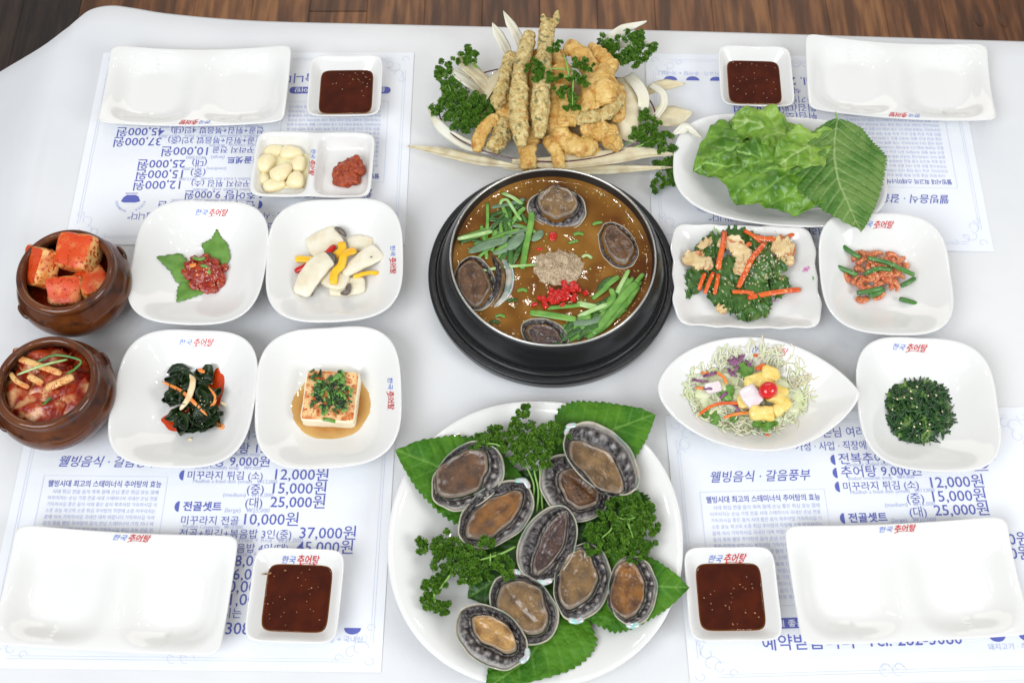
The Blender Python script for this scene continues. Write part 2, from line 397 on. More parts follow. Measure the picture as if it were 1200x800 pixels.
def menu(px_corner_world, rz, label):
    global printed
    root = empty('menu_mat', px_corner_world, label, 'place mat', 'paper menu mats under the dishes', rz)
    if printed is None:
        m = MB(); nx, ny = 22, 16; r = .0
        grid(m, lambda u, v: Vector((u*MW, (v+1)/2*MH, (.0007)+.0002*noise.noise(Vector((u*4, v*3, 2))))), nx, ny)
        sh = m.build('sheet', paper_m, root, world=False, smooth=False); solid(sh, .0003, -1)
        zz = lambda mb, up: [Vector((p[0], p[1], .0007+up+.0002*noise.noise(Vector((p[0]/MW*4, (p[1]/MH*2-1)*3, 2))))) for p in mb.v]
        obs = [sh]
        for mb, mt, up, nm in ((pr[0], ink, .0004, 'lettering'), (pr[1], ink2, .0004, 'small_print'), (pr[2], ink3, .0003, 'border_ornament'), (pr[3], white_ink, .0007, 'banner_lettering')):
            mb.v = zz(mb, up); obs.append(tag(mb.build(nm, mt, root, smooth=False, world=False), kind='stuff'))
        printed = obs
    else:
        for o in printed: c_ = o.copy(); COL.objects.link(c_); c_.parent = root
    return root
menu((.186, -.405, 0), rad(1.6), 'paper menu mat under the two-hollow plate at the near right corner of the table')
menu((-.562, -.384, 0), rad(-.6), 'paper menu mat under the two-hollow plate at the near left corner of the table')
menu((-.134, .443, 0), math.pi, 'upside-down paper menu mat under the garlic dish at the far left of the table')
menu((.607, .433, 0), math.pi-rad(1.2), 'upside-down paper menu mat under the lettuce plate at the far right of the table')

# ---------------------------------------------------------------- dishes
def resample(pts, n):
    L_ = [0]
    for i in range(len(pts)): L_.append(L_[-1]+(pts[(i+1) % len(pts)]-pts[i]).length)
    out = []; j = 0
    for i in range(n):
        t = L_[-1]*i/n
        while L_[j+1] < t: j += 1
        out.append(pts[j].lerp(pts[(j+1) % len(pts)], (t-L_[j])/max(1e-9, L_[j+1]-L_[j])))
    return out
def superell(wd, hd, n=3.4, m=128, warp=None):
    p = []
    for i in range(720):
        a = 2*math.pi*i/720; c_, s_ = math.cos(a), math.sin(a)
        v = Vector((math.copysign(abs(c_)**(2/n), c_)*wd/2, math.copysign(abs(s_)**(2/n), s_)*hd/2))
        p.append(warp(v, a) if warp else v)
    return resample(p, m)
def dish_body(outl, zf, thick=.0028, rings=30, foot=.42, zbase=.0035, shrink=.972):
    """zf(x, y, s) is the height of the inner surface; a second skin below it and a foot ring"""
    m = MB(); n = len(outl); vs = []; fs = []; ss = [i/rings for i in range(1, rings+1)]
    vs.append(Vector((0, 0, zf(0, 0, 0))))
    for s in ss:
        for o in outl: vs.append(Vector((o.x*s, o.y*s, zf(o.x*s, o.y*s, s))))
    for j in range(n): fs.append((0, 1+j, 1+(j+1) % n))
    for i in range(rings-1):
        for j in range(n): fs.append((1+i*n+j, 1+(i+1)*n+j, 1+(i+1)*n+(j+1) % n, 1+i*n+(j+1) % n))
    last = 1+(rings-1)*n; k_ = 1/max(1e-6, max(o.length for o in outl))
    low = []
    for s, dz in ((1.006, -thick*.35), (1.002, -thick*.8), (shrink, -thick*1.25)):
        low.append([Vector((o.x*s, o.y*s, zf(o.x, o.y, 1)+dz)) for o in outl])
    for s in (.94, .88, .8, .7, .6, .52, foot+.06):
        low.append([Vector((o.x*s*.985, o.y*s*.985, max(zbase+.0005, zf(o.x*s, o.y*s, s)-thick))) for o in outl])
    low.append([Vector((o.x*foot, o.y*foot, zbase-.0028)) for o in outl]); low.append([Vector((o.x*(foot-.04), o.y*(foot-.04), zbase-.0028)) for o in outl])
    low.append([Vector((o.x*(foot-.05), o.y*(foot-.05), zbase)) for o in outl])
    prev = last
    for ring in low:
        st = len(vs); vs += ring
        for j in range(n): fs.append((prev+j, st+j, st+(j+1) % n, prev+(j+1) % n))
        prev = st
    st = len(vs); vs.append(Vector((0, 0, zbase)))
    for j in range(n): fs.append((prev+j, st, prev+(j+1) % n))
    m.add(vs, fs); return m
def sm(a, b_, x):
    t = min(1, max(0, (x-a)/(b_-a))); return t*t*(3-2*t)
def s_of(outl):
    angs = sorted((math.atan2(o.y, o.x), o.length) for o in outl)
    def f(x, y):
        a = math.atan2(y, x); r = math.hypot(x, y)
        return r/min(angs, key=lambda q: abs((q[0]-a+math.pi) % (2*math.pi)-math.pi))[1]
    return f
LOGO = None
def logo(root, zf, outl, x, y, rot, width, up=.0007):
    global LOGO
    sf = s_of(outl)
    if LOGO is None:
        LOGO = []
        for body, x0, x1 in (('한국', 0, .37), ('추어탕', .40, 1.0)):
            mb = MB(); text_fit(mb, body, x0, x1, -.09, bold=.018 if x0 else .002, shear=.35, hs=.95 if x0 else .8); LOGO.append((mb.v, mb.f))
        sw = MB(); sweep(sw, [(.38, -.14, 0), (.6, -.09, 0), (.98, -.13, 0)], lambda u: .011*(1-u)+.003, .0005, 4, 10); LOGO[1] = (LOGO[1][0]+[Vector((p.x, p.y, 0)) for p in sw.v], LOGO[1][1]+[tuple(i+len(LOGO[1][0]) for i in q) for q in sw.f])
    c_, s_ = math.cos(rot), math.sin(rot)
    for (v, f), mt in zip(LOGO, (logo_blue, logo_red)):
        m = MB(); out = []
        for p in v:
            lx, ly = (p.x-.5)*width, p.y*width; X, Y = x+lx*c_-ly*s_, y+lx*s_+ly*c_
            s = min(.995, sf(X, Y)); out.append(Vector((X, Y, zf(X, Y, s)+up)))
        m.add(out, f); m.build('logo_lettering', mt, root, smooth=False, world=False)
DISH = {}
def dish(key, name, c_, outl, zf, label, cat='dish', group=None, rz=0, logo_at=None, m=porcelain, **k_):
    root = empty(name, (c_[0], c_[1], .0016), label, cat, group, rz)
    dish_body(outl, zf, **k_).build('dish_body', m, root, world=False)
    if logo_at: logo(root, zf, outl, *logo_at)
    DISH[key] = (root, zf, outl); return root
def inner_z(key, x, y):
    """world height of a dish's inner surface at world x, y"""
    root, zf, outl = DISH[key]; M_ = Euler((0, 0, -root.rotation_euler.z)).to_matrix(); q = M_ @ Vector((x-root.location.x, y-root.location.y, 0))
    return root.location.z+zf(q.x, q.y, min(1, s_of(outl)(q.x, q.y)))
# double plates
def zdouble(x, y, s, w_=.24, h_=.126):
    u, v = x/(w_/2), y/(h_/2); cu = (abs(u)-.5)*2
    r = (abs(cu)**3.4+abs(v)**3.4)**(1/3.4)
    rim = .0195+.0065*(abs(u)**2)*(v*v)+.0030*(u*u)
    ridge = .015+.003*v*v
    side = rim if abs(u) > .5 else ridge+(rim-ridge)*sm(.55, 1, abs(v))
    t = sm(.48, 1.0, r)
    return .0065+(side-.0065)*t
out_double = superell(.242, .128, 16, 200, lambda v, a: Vector((v.x*(1-.006*math.cos(math.pi*v.y/.128)), v.y*(1-.012*math.cos(math.pi*v.x/.242)))))
for key, cx, cy, rz, fl_, lab in (('dTL', -.417, .3675, .2, -1, 'white two-hollow plate, empty, in the far left corner beside a sauce dish'), ('dTR', .5125, .379, -4.3, -1, 'white two-hollow plate, empty, in the far right corner beyond the perilla leaf'),
                              ('dBL', -.419, -.307, -3, 1, 'white two-hollow plate, empty, in the near left corner below the seaweed bowl'), ('dBR', .4185, -.297, 2.6, 1, 'white two-hollow plate, empty, in the near right corner below the greens')):
    dish(key, 'double_plate', (cx, cy), out_double, zdouble, lab, 'plate', 'empty white two-hollow plates', rad(rz), (.004, fl_*.0585*1.0 if fl_ > 0 else -.0595, 0 if fl_ > 0 else math.pi, .041), rings=44)
# small square sauce dishes
def zsauce(x, y, s): return .006+.0185*sm(.58, 1.02, s)+.0015*max(0, s-.9)*10*(abs(x*y)/(.048*.05))
out_sauce = superell(.0965, .1, 7.5, 96)
for key, cx, cy, rz, fl_, lab in (('sTL', -.2205, .366, .8, -1, 'far left corner, next to the empty two-hollow plate'), ('sTR', .3235, .382, -1.8, -1, 'far right corner, above the lettuce'),
                              ('sBL', -.229, -.313, -2, 1, 'near left corner of the table'), ('sBR', .233, -.3115, .6, 1, 'near right, beside the abalone platter')):
    dish(key, 'sauce_dish', (cx, cy), out_sauce, zsauce, 'small square white sauce dish at the '+lab, 'sauce dish', 'small square sauce dishes', rad(rz), (0, .041, 0, .041) if fl_ > 0 else None, foot=.5, shrink=.96)
# divided condiment dish
cx, cy, w_, h_ = fit(297, 437, 156, 232, .022)
def zdiv(x, y, s, w_=w_, h_=h_):
    u, v = x/(w_/2), y/(h_/2); cu = (abs(u)-.5)*2/.94; r = (abs(cu)**6+abs(v/.96)**6)**(1/6)
    return .006+.017*sm(.72, 1.0, r)
dish('div', 'divided_dish', (cx, cy), superell(w_, h_, 9, 160, lambda v, a: Vector((v.x, v.y*(1-.03*math.exp(-(v.x/.006)**2))))), zdiv, 'white two-well dish holding garlic cloves on one side and red paste on the other', 'dish', None, rad(-1), (.0, .002, -math.pi/2, .041), rings=44)
# squarish side-dish bowls
def bowl_fn(w_, h_, H=.034, cr=.006):
    def z(x, y, s):
        c_ = abs(x*y)/(w_*h_/4)
        return .006+(H-.006)*(sm(.30, 1.18, s)*1.22)+cr*c_*sm(.6, 1, s)
    return z
def bowl(key, box, lab, rz, logo_at, n=3.3, H=.033, warp=None, name='side_dish_bowl', group='squarish white side dish bowls', cr=.005):
    cx, cy, w_, h_ = fit(*box, H); zf = bowl_fn(w_, h_, H-.0016, cr)
    x_, y_, r_ = logo_at
    dish(key, name, (cx, cy), superell(w_, h_, n, 128, warp), zf, lab, 'bowl', group, rad(rz), (x_*w_/2, y_*h_/2, r_, .041))
pi = math.pi
bowl('b4', (155, 312, 237, 381), 'squarish white bowl holding raw red seafood on green leaf pieces', -2, (.04, .86, 0))
bowl('b5', (313, 472, 235, 378), 'squarish white bowl holding king oyster mushrooms and pepper strips', 3, (.86, -.02, -pi/2))
bowl('b8', (133, 299, 388, 548), 'squarish white bowl holding dark seaweed in red oil', -2, (.02, .86, 0))
bowl('b9', (300, 470, 385, 549), 'squarish white bowl holding a block of tofu in soy sauce', 4, (.86, .0, -pi/2))
bowl('b19', (961, 1113, 251, 393), 'squarish white bowl holding red dried shrimps and green stalks, below the perilla leaf tip', -3, (-.02, .86, 0))
bowl('b21', (1005, 1168, 397, 553), 'squarish white bowl holding a mound of dark green seasoned greens', -3, (-.14, .88, 0))
# pointed salad bowl
def eye(v, a):
    p = 1.55 if math.cos(a) > 0 else 1.14
    return Vector((v.x, math.copysign(abs(math.sin(a))**p, math.sin(a))*abs(v.y/max(1e-6, abs(math.sin(a))))))
cx, cy, w_, h_ = fit(772, 1005, 394, 527, .041)
dish('eye', 'salad_bowl', (cx, cy), superell(w_, h_, 2, 150, eye), lambda x, y, s: .006+.03*sm(.28, 1.15, s)*1.13+.010*max(0, x/(w_/2))**3*sm(.5, 1, s), 'white eye-shaped bowl pointed at its right end, holding shredded salad', 'bowl', None, rad(-3), (.018, h_/2*.82, rad(-6), .041))
# lettuce platter
cx, cy, w_, h_ = fit(790, 1038, 136, 264, .03)
dish('let', 'lettuce_plate', (cx, cy), superell(w_, h_, 2.9, 140), lambda x, y, s: .006+.021*sm(.45, 1.1, s)*1.1+.006*abs(x*y)/(w_*h_/4)*s, 'oblong white plate under the lettuce and perilla leaves at the far right', 'plate', None, rad(-5))
# scalloped rectangular plate with a printed flower
cx, cy, w_, h_ = fit(785, 962, 263, 384, .024)
def scal(v, a):
    return Vector((v.x*(1-.035*math.cos(pi*v.y/h_))+math.copysign(.0012, v.x)*math.cos(v.y/h_*2*pi*4), v.y+math.copysign(.0009, v.y)*math.cos(v.x/w_*2*pi*5)))
r18 = dish('rect', 'scalloped_plate', (cx, cy), superell(w_*.985, h_*.985, 7, 180, scal), lambda x, y, s: .005+.0165*sm(.62, 1.05, s)+.003*abs(x*y)/(w_*h_/4)*sm(.8, 1, s), 'white rectangular plate with wavy rim and a printed pink flower, holding dressed green salad', 'plate', None, rad(-1.5), rings=36)
def decal(key, shapes, px, py, mt, name):
    root, zf, outl = DISH[key]; sf = s_of(outl); q = P(px, py, .01); m = MB(); rz = root.rotation_euler.z; M_ = Euler((0, 0, -rz)).to_matrix()
    for pts in shapes:
        vs = []
        for x, y in pts:
            l = M_ @ Vector((q.x+x-root.location.x, q.y+y-root.location.y, 0)); vs.append(Vector((l.x, l.y, zf(l.x, l.y, sf(l.x, l.y))+.0006)))
        m.add(vs, [tuple(range(len(vs)))])
    m.build(name, mt, root, smooth=False, world=False)
pet = []
for i in range(6):
    a = rad(50+22*i); c_, s_ = math.cos(a), math.sin(a); r_ = .008*(1 if i % 2 else .85); pet.append([(0, 0), (c_*r_*.6-s_*.0016, s_*r_*.6+c_*.0016), (c_*r_, s_*r_), (c_*r_*.6+s_*.0016, s_*r_*.6-c_*.0016)])
decal('rect', [[(x*.8+.0, y) for x, y in q] for q in pet], 944, 322, mat('pink_print', (.55, .16, .36), (.75, .45, .60), scale=400, rough=.3), 'flower_print')
decal('rect', [[(-.0008, 0), (.0008, 0), (.001, -.005), (-.0006, -.005)]], 950, 329, mat('green_print', (.2, .4, .12), rough=.3), 'flower_print')
decal('rect', [[(c_*.0017*math.cos(t)+o_, .0012*math.sin(t)+c_*.001) for t in [i*pi/4 for i in range(8)]] for c_, o_ in ((1, 0), (.8, .0035), (.6, -.003))], 909, 352, bpy.data.materials['pink_print'], 'flower_print')
# abalone platter
cx, cy, w_, h_ = fit(456, 799, 469, 806, .03)
dish('plat', 'oval_platter', (cx, cy), superell(w_, h_, 2.15, 160, lambda v, a: v*(1+.012*math.sin(2*a+.6))), lambda x, y, s: .006+.022*sm(.55, 1.06, s)*1.03, 'large round white platter carrying nine raw abalones on green leaves', 'platter', None, 0)

pi = math.pi
# ================================================================ FOOD MATERIALS
brown_glaze = mat('brown_glaze', (.070, .017, .005), (.14, .040, .009), scale=25, lo=.35, hi=.7, c3=(.035, .012, .006), s3=60, lo3=.55, hi3=.75, rough=.12, coat=.3, bump=.0006, bscale=50)
dark_inside = mat('dark_glaze_inside', (.03, .012, .007), rough=.2, coat=.3)
pot_black = mat('black_nonstick', (.012, .012, .013), rough=.24, spec=.5, bump=.00004, bscale=300)
pot_in = mat('black_pot_inside', (.020, .018, .017), rough=.3)
steel = mat('bare_metal_rim', (.62, .61, .58), metal=.9, rough=.28)
soy = mat('soy_sauce', (.044, .006, .001), (.072, .010, .0015), scale=60, lo=.40, hi=.70, tone=(.30, .13, .02), rough=.03, spec=.35, bump=.00012, bscale=120)
soy_thin = mat('thin_soy_sauce', (.36, .135, .012), (.44, .18, .025), tone=(.66, .44, .16), scale=60, rough=.04, coat=.4, bump=.00005, bscale=60)
crumb = mat('sauce_bits', (.38, .22, .10), (.15, .06, .03), scale=500, rough=.25, sss=.1)
garlic_m = mat('garlic', (.80, .70, .44), (.74, .58, .30), scale=40, lo=.5, hi=.75, rough=.28, sss=.35, sssr=.006, bump=.0003, bscale=90)
ssam = mat('red_paste', (.28, .035, .010), (.45, .085, .02), scale=220, lo=.42, hi=.66, c3=(.10, .012, .006), s3=350, lo3=.56, hi3=.68, rough=.25, bump=.0014, bscale=420, sss=.1)
radish_m = mat('radish_cube', (.80, .48, .17), (.70, .23, .04), scale=60, lo=.46, hi=.60, c3=(.50, .035, .005), s3=260, lo3=.54, hi3=.62, tone=(.62, .060, .008), rough=.28, sss=.25, sssr=.005, bump=.0006, bscale=500)
chili = mat('chili_sauce', (.36, .022, .005), (.50, .06, .008), scale=180, rough=.14, coat=.4, bump=.0008, bscale=300)
kimchi_leaf = mat('kimchi_cabbage', (.58, .30, .13), (.34, .035, .006), scale=38, lo=.38, hi=.50, c3=(.22, .010, .003), s3=60, lo3=.46, hi3=.58, rough=.2, sss=.08, coat=.1, bump=.0016, bscale=140)
kimchi_white = mat('kimchi_stem', (.74, .46, .18), (.60, .18, .03), scale=90, lo=.45, hi=.68, c3=(.42, .04, .01), s3=300, lo3=.6, hi3=.68, rough=.22, sss=.25)
perilla_m = mat('perilla_leaf', (.040, .150, .008), (.075, .21, .012), scale=40, tone=(.15, .31, .05), rough=.5, spec=.25, transl=.12, bump=.0010, bscale=220, voro=1)
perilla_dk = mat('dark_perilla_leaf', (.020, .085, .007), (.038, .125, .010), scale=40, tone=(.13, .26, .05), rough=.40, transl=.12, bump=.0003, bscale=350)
perilla_back = mat('perilla_leaf_back', (.060, .165, .022), (.14, .25, .055), scale=30, tone=(.32, .44, .17), rough=.5, spec=.3, transl=.10, bump=.0014, bscale=190, voro=1)
lettuce_m = mat('lettuce', (.050, .155, .008), (.17, .34, .030), scale=34, lo=.38, hi=.64, tone=(.34, .56, .12), rough=.28, transl=.12, bump=.0018, bscale=75, voro=1)
lettuce_y = mat('pale_lettuce', (.13, .29, .018), (.32, .50, .08), scale=28, lo=.36, hi=.66, tone=(.50, .66, .26), rough=.3, transl=.2, bump=.0007, bscale=130)
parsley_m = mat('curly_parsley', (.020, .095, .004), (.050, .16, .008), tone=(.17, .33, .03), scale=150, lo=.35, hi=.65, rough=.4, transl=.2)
stem_m = mat('parsley_stem', (.22, .40, .08), rough=.3, sss=.2)
batter = mat('golden_batter', (.60, .35, .080), (.76, .54, .20), scale=55, lo=.36, hi=.62, c3=(.48, .20, .032), s3=90, lo3=.50, hi3=.70, rough=.42, bump=.0020, bscale=300)
batter_crumb = mat('pale_crumb_batter', (.54, .40, .14), (.72, .58, .27), scale=120, lo=.38, hi=.6, c3=(.50, .27, .07), s3=200, lo3=.52, hi3=.66, tone=(.20, .19, .07), rough=.55, sss=.06, sssr=.002, bump=.0028, bscale=420)
husk = mat('dried_husk', (.80, .70, .46), (.88, .82, .62), scale=14, lo=.35, hi=.65, c3=(.62, .52, .33), s3=9, lo3=.55, hi3=.75, rough=.45, stretch=(4, 4, 1), transl=.35, bump=.0002, bscale=120)
husk_w = mat('white_husk', (.90, .88, .78), (.84, .80, .64), scale=25, rough=.45, transl=.25)
husk_paper = mat('tan_husk_sheet', (.58, .42, .22), (.72, .58, .36), scale=12, lo=.35, hi=.65, rough=.4, stretch=(1, 6, 1), transl=.15)
shell_m = mat('abalone_shell', (.30, .27, .22), (.46, .43, .36), scale=70, lo=.38, hi=.6, c3=(.15, .22, .19), s3=45, lo3=.52, hi3=.66, tone=(.56, .50, .36), rough=.3, coat=.15, bump=.0004, bscale=140)
pearl = mat('mother_of_pearl', (.58, .66, .62), (.62, .48, .54), scale=160, lo=.4, hi=.6, c3=(.32, .62, .56), s3=200, lo3=.52, hi3=.6, rough=.15, coat=.5, metal=.2)
frill_m = mat('abalone_frill', (.018, .013, .015), (.10, .085, .08), scale=170, lo=.42, hi=.70, c3=(.010, .007, .009), s3=260, lo3=.50, hi3=.60, tone=(.52, .48, .44), rough=.22, coat=.15, bump=.0009, bscale=380)
foot_br = [mat('abalone_foot', a, b_, scale=70, lo=.34, hi=.66, c3=c, s3=350, lo3=.66, hi3=.80, tone=(.30, .25, .20), rough=.11, coat=.5, bump=.0007, bscale=420, sss=.12, sssr=.004)
           for a, b_, c in (((.125, .055, .020), (.045, .022, .013), (.26, .17, .11)), ((.24, .095, .015), (.060, .026, .010), (.32, .20, .10)), ((.22, .125, .045), (.085, .048, .022), (.30, .22, .13)), ((.46, .26, .08), (.17, .075, .018), (.46, .33, .17)), ((.075, .035, .026), (.030, .016, .014), (.20, .14, .11)))]
broth_m = mat('stew_broth', (.195, .082, .009), (.30, .140, .024), scale=20, lo=.36, hi=.66, c3=(.095, .026, .002), s3=14, lo3=.42, hi3=.66, rough=.05, spec=.4, bump=.0005, bscale=45)
oil_m = mat('orange_oil', (.42, .11, .012), rough=.03, coat=.5)
seed_powder = mat('ground_perilla_seed', (.42, .30, .18), (.60, .48, .32), scale=450, lo=.42, hi=.6, c3=(.16, .10, .06), s3=700, lo3=.58, hi3=.66, rough=.6, bump=.0012, bscale=900)
red_pep = mat('red_pepper', (.55, .015, .008), (.38, .008, .006), scale=150, rough=.18, coat=.1)
yel_pep = mat('yellow_pepper', (.88, .52, .02), (.80, .42, .01), scale=60, rough=.22, coat=.3, sss=.15)
chive_m = mat('chive', (.10, .26, .035), (.17, .36, .06), scale=70, lo=.4, hi=.6, rough=.3, coat=.2, sss=.1)
chive_pale = mat('pale_leek', (.42, .58, .26), (.24, .44, .11), scale=60, rough=.25, coat=.3, sss=.2)
herb_dk = mat('dark_herb', (.020, .075, .010), (.05, .14, .02), scale=60, rough=.25, coat=.2)
herb_gr = mat('grey_green_leaf', (.12, .19, .11), (.19, .28, .17), scale=50, rough=.35)
mush_m = mat('mushroom_flesh', (.76, .71, .57), (.68, .60, .43), scale=60, lo=.45, hi=.7, rough=.3, sss=.3, coat=.15, bump=.0003, bscale=160)
mush_cap = mat('mushroom_cap', (.085, .065, .055), (.16, .13, .11), scale=120, rough=.3)
raw_m = mat('raw_red_seafood', (.24, .010, .005), (.44, .060, .010), scale=130, lo=.4, hi=.6, c3=(.20, .012, .012), s3=160, lo3=.52, hi3=.64, rough=.12, coat=.25, sss=.08, bump=.0010, bscale=260)
cut_leaf = mat('cut_leaf', (.11, .26, .035), (.16, .33, .06), scale=70, rough=.45, transl=.15)
seaweed_m = mat('seaweed', (.007, .020, .006), (.020, .042, .008), scale=70, c3=(.07, .08, .012), s3=60, lo3=.60, hi3=.72, rough=.32, bump=.0006, bscale=200)
carrot_m = mat('carrot', (.74, .19, .025), (.80, .30, .07), scale=90, rough=.25, coat=.2, sss=.2)
carrot_red = mat('seasoned_carrot', (.72, .13, .015), (.62, .07, .01), scale=70, c3=(.80, .38, .14), s3=160, lo3=.6, hi3=.7, rough=.2, coat=.35, sss=.15)
root_m = mat('white_root', (.82, .66, .42), (.72, .42, .18), scale=50, lo=.5, hi=.7, rough=.25, sss=.3)
tofu_m = mat('tofu', (.84, .78, .60), (.80, .70, .48), scale=30, lo=.5, hi=.7, rough=.35, sss=.3, sssr=.006, bump=.0003, bscale=250)
tofu_top = mat('tofu_seasoned_top', (.78, .52, .24), (.58, .16, .03), scale=110, lo=.44, hi=.60, c3=(.45, .06, .015), s3=260, lo3=.56, hi3=.66, rough=.3, sss=.2, bump=.0004, bscale=250)
greens_m = mat('seasoned_greens', (.006, .036, .005), (.022, .085, .010), scale=110, lo=.4, hi=.65, c3=(.14, .24, .05), s3=90, lo3=.56, hi3=.70, rough=.24, coat=.05)  # the lighter flecks paint the strands' highlights into the green
salad_gr = mat('dressed_green_leaf', (.035, .105, .016), (.085, .19, .03), scale=60, lo=.4, hi=.65, c3=(.30, .22, .07), s3=70, lo3=.60, hi3=.76, rough=.25, coat=.2, bump=.001, bscale=170, transl=.08)
cabb_dress = mat('dressed_cabbage', (.66, .44, .20), (.76, .60, .34), scale=60, lo=.4, hi=.6, c3=(.52, .16, .04), s3=100, lo3=.55, hi3=.68, rough=.22, coat=.25, sss=.2, bump=.0006, bscale=150)
sesame_m = mat('sesame', (.76, .62, .38), (.84, .72, .50), scale=600, rough=.4)
scape_m = mat('green_stalk', (.045, .15, .028), (.08, .22, .04), scale=60, rough=.25, coat=.3)
shrimp_m = mat('red_shrimp', (.50, .12, .035), (.70, .30, .13), scale=130, lo=.4, hi=.62, c3=(.44, .045, .015), s3=200, lo3=.54, hi3=.66, rough=.2, coat=.35, sss=.2, bump=.0004, bscale=400)
cab_pale = mat('shredded_cabbage', (.70, .74, .42), (.80, .82, .60), scale=60, lo=.4, hi=.6, rough=.3, sss=.15, transl=.15)
cab_white = mat('white_cabbage_shred', (.82, .80, .64), (.76, .70, .48), scale=60, rough=.3, transl=.15)
purple_m = mat('purple_cabbage', (.16, .035, .11), (.36, .17, .30), scale=80, rough=.25, c3=(.66, .52, .62), s3=120, lo3=.62, hi3=.70)
pine_m = mat('pineapple', (.80, .64, .22), (.78, .54, .11), scale=40, lo=.4, hi=.65, rough=.2, coat=.3, sss=.3, bump=.0006, bscale=250, stretch=(1, 3, 1))
onion_m = mat('white_onion_chunk', (.78, .70, .70), (.70, .58, .60), scale=60, rough=.2, coat=.3, sss=.35)
tomato_m = mat('cherry_tomato', (.62, .010, .010), rough=.08, coat=.6, sss=.1)
glass_m = mat('clear_glass', (.90, .96, .93), rough=.02, spec=.8, coat=.5, alpha=.16)
glass_rim = mat('purple_glass_rim', (.10, .035, .045), rough=.12, coat=.5)
milky = mat('frosted_fish_print', (.25, .42, .36), rough=.2)

# ================================================================ SAUCES
def liquid(key, s, name, mt, label, cat, z=None, edge=.0003, scale=1):
    root, zf, outl = DISH[key]; m = MB(); rz = root.rotation_euler.z; M_ = Euler((0, 0, rz)).to_matrix()
    zz = zf(outl[0].x*s, outl[0].y*s, s) if z is None else z
    vs = [Vector((0, 0, zz))]; fs = []; n = len(outl); ks = (.5, .945, .98, 1.0, 1.0)
    for i, k_ in enumerate(ks):
        for o in outl: vs.append(Vector((o.x*s*k_, o.y*s*k_, zz-(0, 0, 0, .0004, .004)[i])))
    for j in range(n): fs.append((0, 1+j, 1+(j+1) % n))
    for i in range(len(ks)-1):
        for j in range(n): fs.append((1+i*n+j, 1+(i+1)*n+j, 1+(i+1)*n+(j+1) % n, 1+i*n+(j+1) % n))
    m.add([M_ @ p+root.location for p in vs], fs, [0]*(1+2*n)+[.35]*n+[1]*(2*n))
    return tag(m.build(name, mt), label, cat)
for key, lab in (('sTL', 'far left'), ('sTR', 'far right'), ('sBL', 'near left'), ('sBR', 'near right')):
    liquid(key, .735, 'soy_sauce', soy, 'dark reddish-brown dipping sauce filling the '+lab+' square dish', 'sauce')['group'] = 'dipping sauce in the square dishes'
    root = DISH[key][0]; m = MB()
    for i in range(26):
        x, y = R.uniform(-.03, .03), R.uniform(-.031, .031)
        if key == 'sTL': x, y = R.gauss(.012, .011), R.gauss(.014, .009)
        x, y = max(-.031, min(.031, x)), max(-.031, min(.032, y))
        blob(m, root.location+Vector((x, y, .0153)), (R.uniform(.0005, .0013), R.uniform(.0005, .001), .0006), 1, .0003, 900, i)
    if key == 'sBL': sweep(m, [root.location+Vector(v) for v in ((-.038, .024, .019), (-.033, .0245, .0165), (-.029, .026, .016))], .0011, .0008, 6, 6)
    tag(m.build('sauce_bits', crumb), 'tiny pale bits floating in the '+lab+' dish of sauce', 'sauce bits', kind='stuff')
# garlic
q0 = P(332, 200, .012)
for i, (px, py, l, wd, a, z, lab) in enumerate(((312, 191, .0155, .0125, 60, .0195, 'clove with a cut flat end, topmost at the upper left'), (330, 202, .0165, .0115, 40, .022, 'clove lying across the middle of the heap'), (347, 211, .0135, .0125, 80, .018, 'round clove at the lower right'),
                                     (322, 217, .0165, .010, 8, .015, 'long clove along the near edge'), (350, 192, .014, .0105, 75, .017, 'clove at the right beside the divider'), (342, 180, .017, .0115, -10, .014, 'clove at the far right corner, half sunk'),
                                     (321, 178, .016, .011, 20, .013, 'clove at the far edge behind the cut one'), (309, 208, .0125, .009, 100, .013, 'small clove at the near left'))):
    m = MB(); q = P(px, py, z-.004)
    blob(m, (0, 0, 0), (l*.94, wd*.93, wd*.70), 3, .0010, 90, i, sq=.12)
    m.v = [Euler((0, 0, rad(a))).to_matrix() @ Vector((p.x, p.y*(1-.25*p.x/(l*.84)), p.z))+q for p in m.v]
    tag(m.build('garlic_clove', garlic_m), 'peeled garlic '+lab, 'garlic clove', 'garlic cloves in the divided dish')
m = MB(); q = P(408, 203, .008)
for i, (dx, dy, r_, z) in enumerate(((0, 0, .017, .006), (.007, .009, .012, .008), (-.004, -.006, .0165, .006), (.005, -.009, .012, .006), (.010, .001, .011, .007))): blob(m, q+Vector((dx, dy, z*.6)), (r_, r_, z+.003), 4, .003, 130, i)
tag(m.build('red_paste', ssam), 'lump of coarse red soybean paste in the divided dish', 'paste', None, None)
m = MB(); root = DISH['div'][0]; c_ = root.location+Vector((-.0345, 0, .0085))
m.add([c_+Vector((.0265*math.copysign(abs(math.cos(t))**.35, math.cos(t)), .0275*math.copysign(abs(math.sin(t))**.35, math.sin(t)), 0)) for t in [2*pi*i/48 for i in range(48)]], [tuple(range(48))])
tag(m.build('garlic_brine', mat('pale_brine', (.80, .74, .46), rough=.05)), 'pale yellowish liquid under the garlic cloves', 'brine')

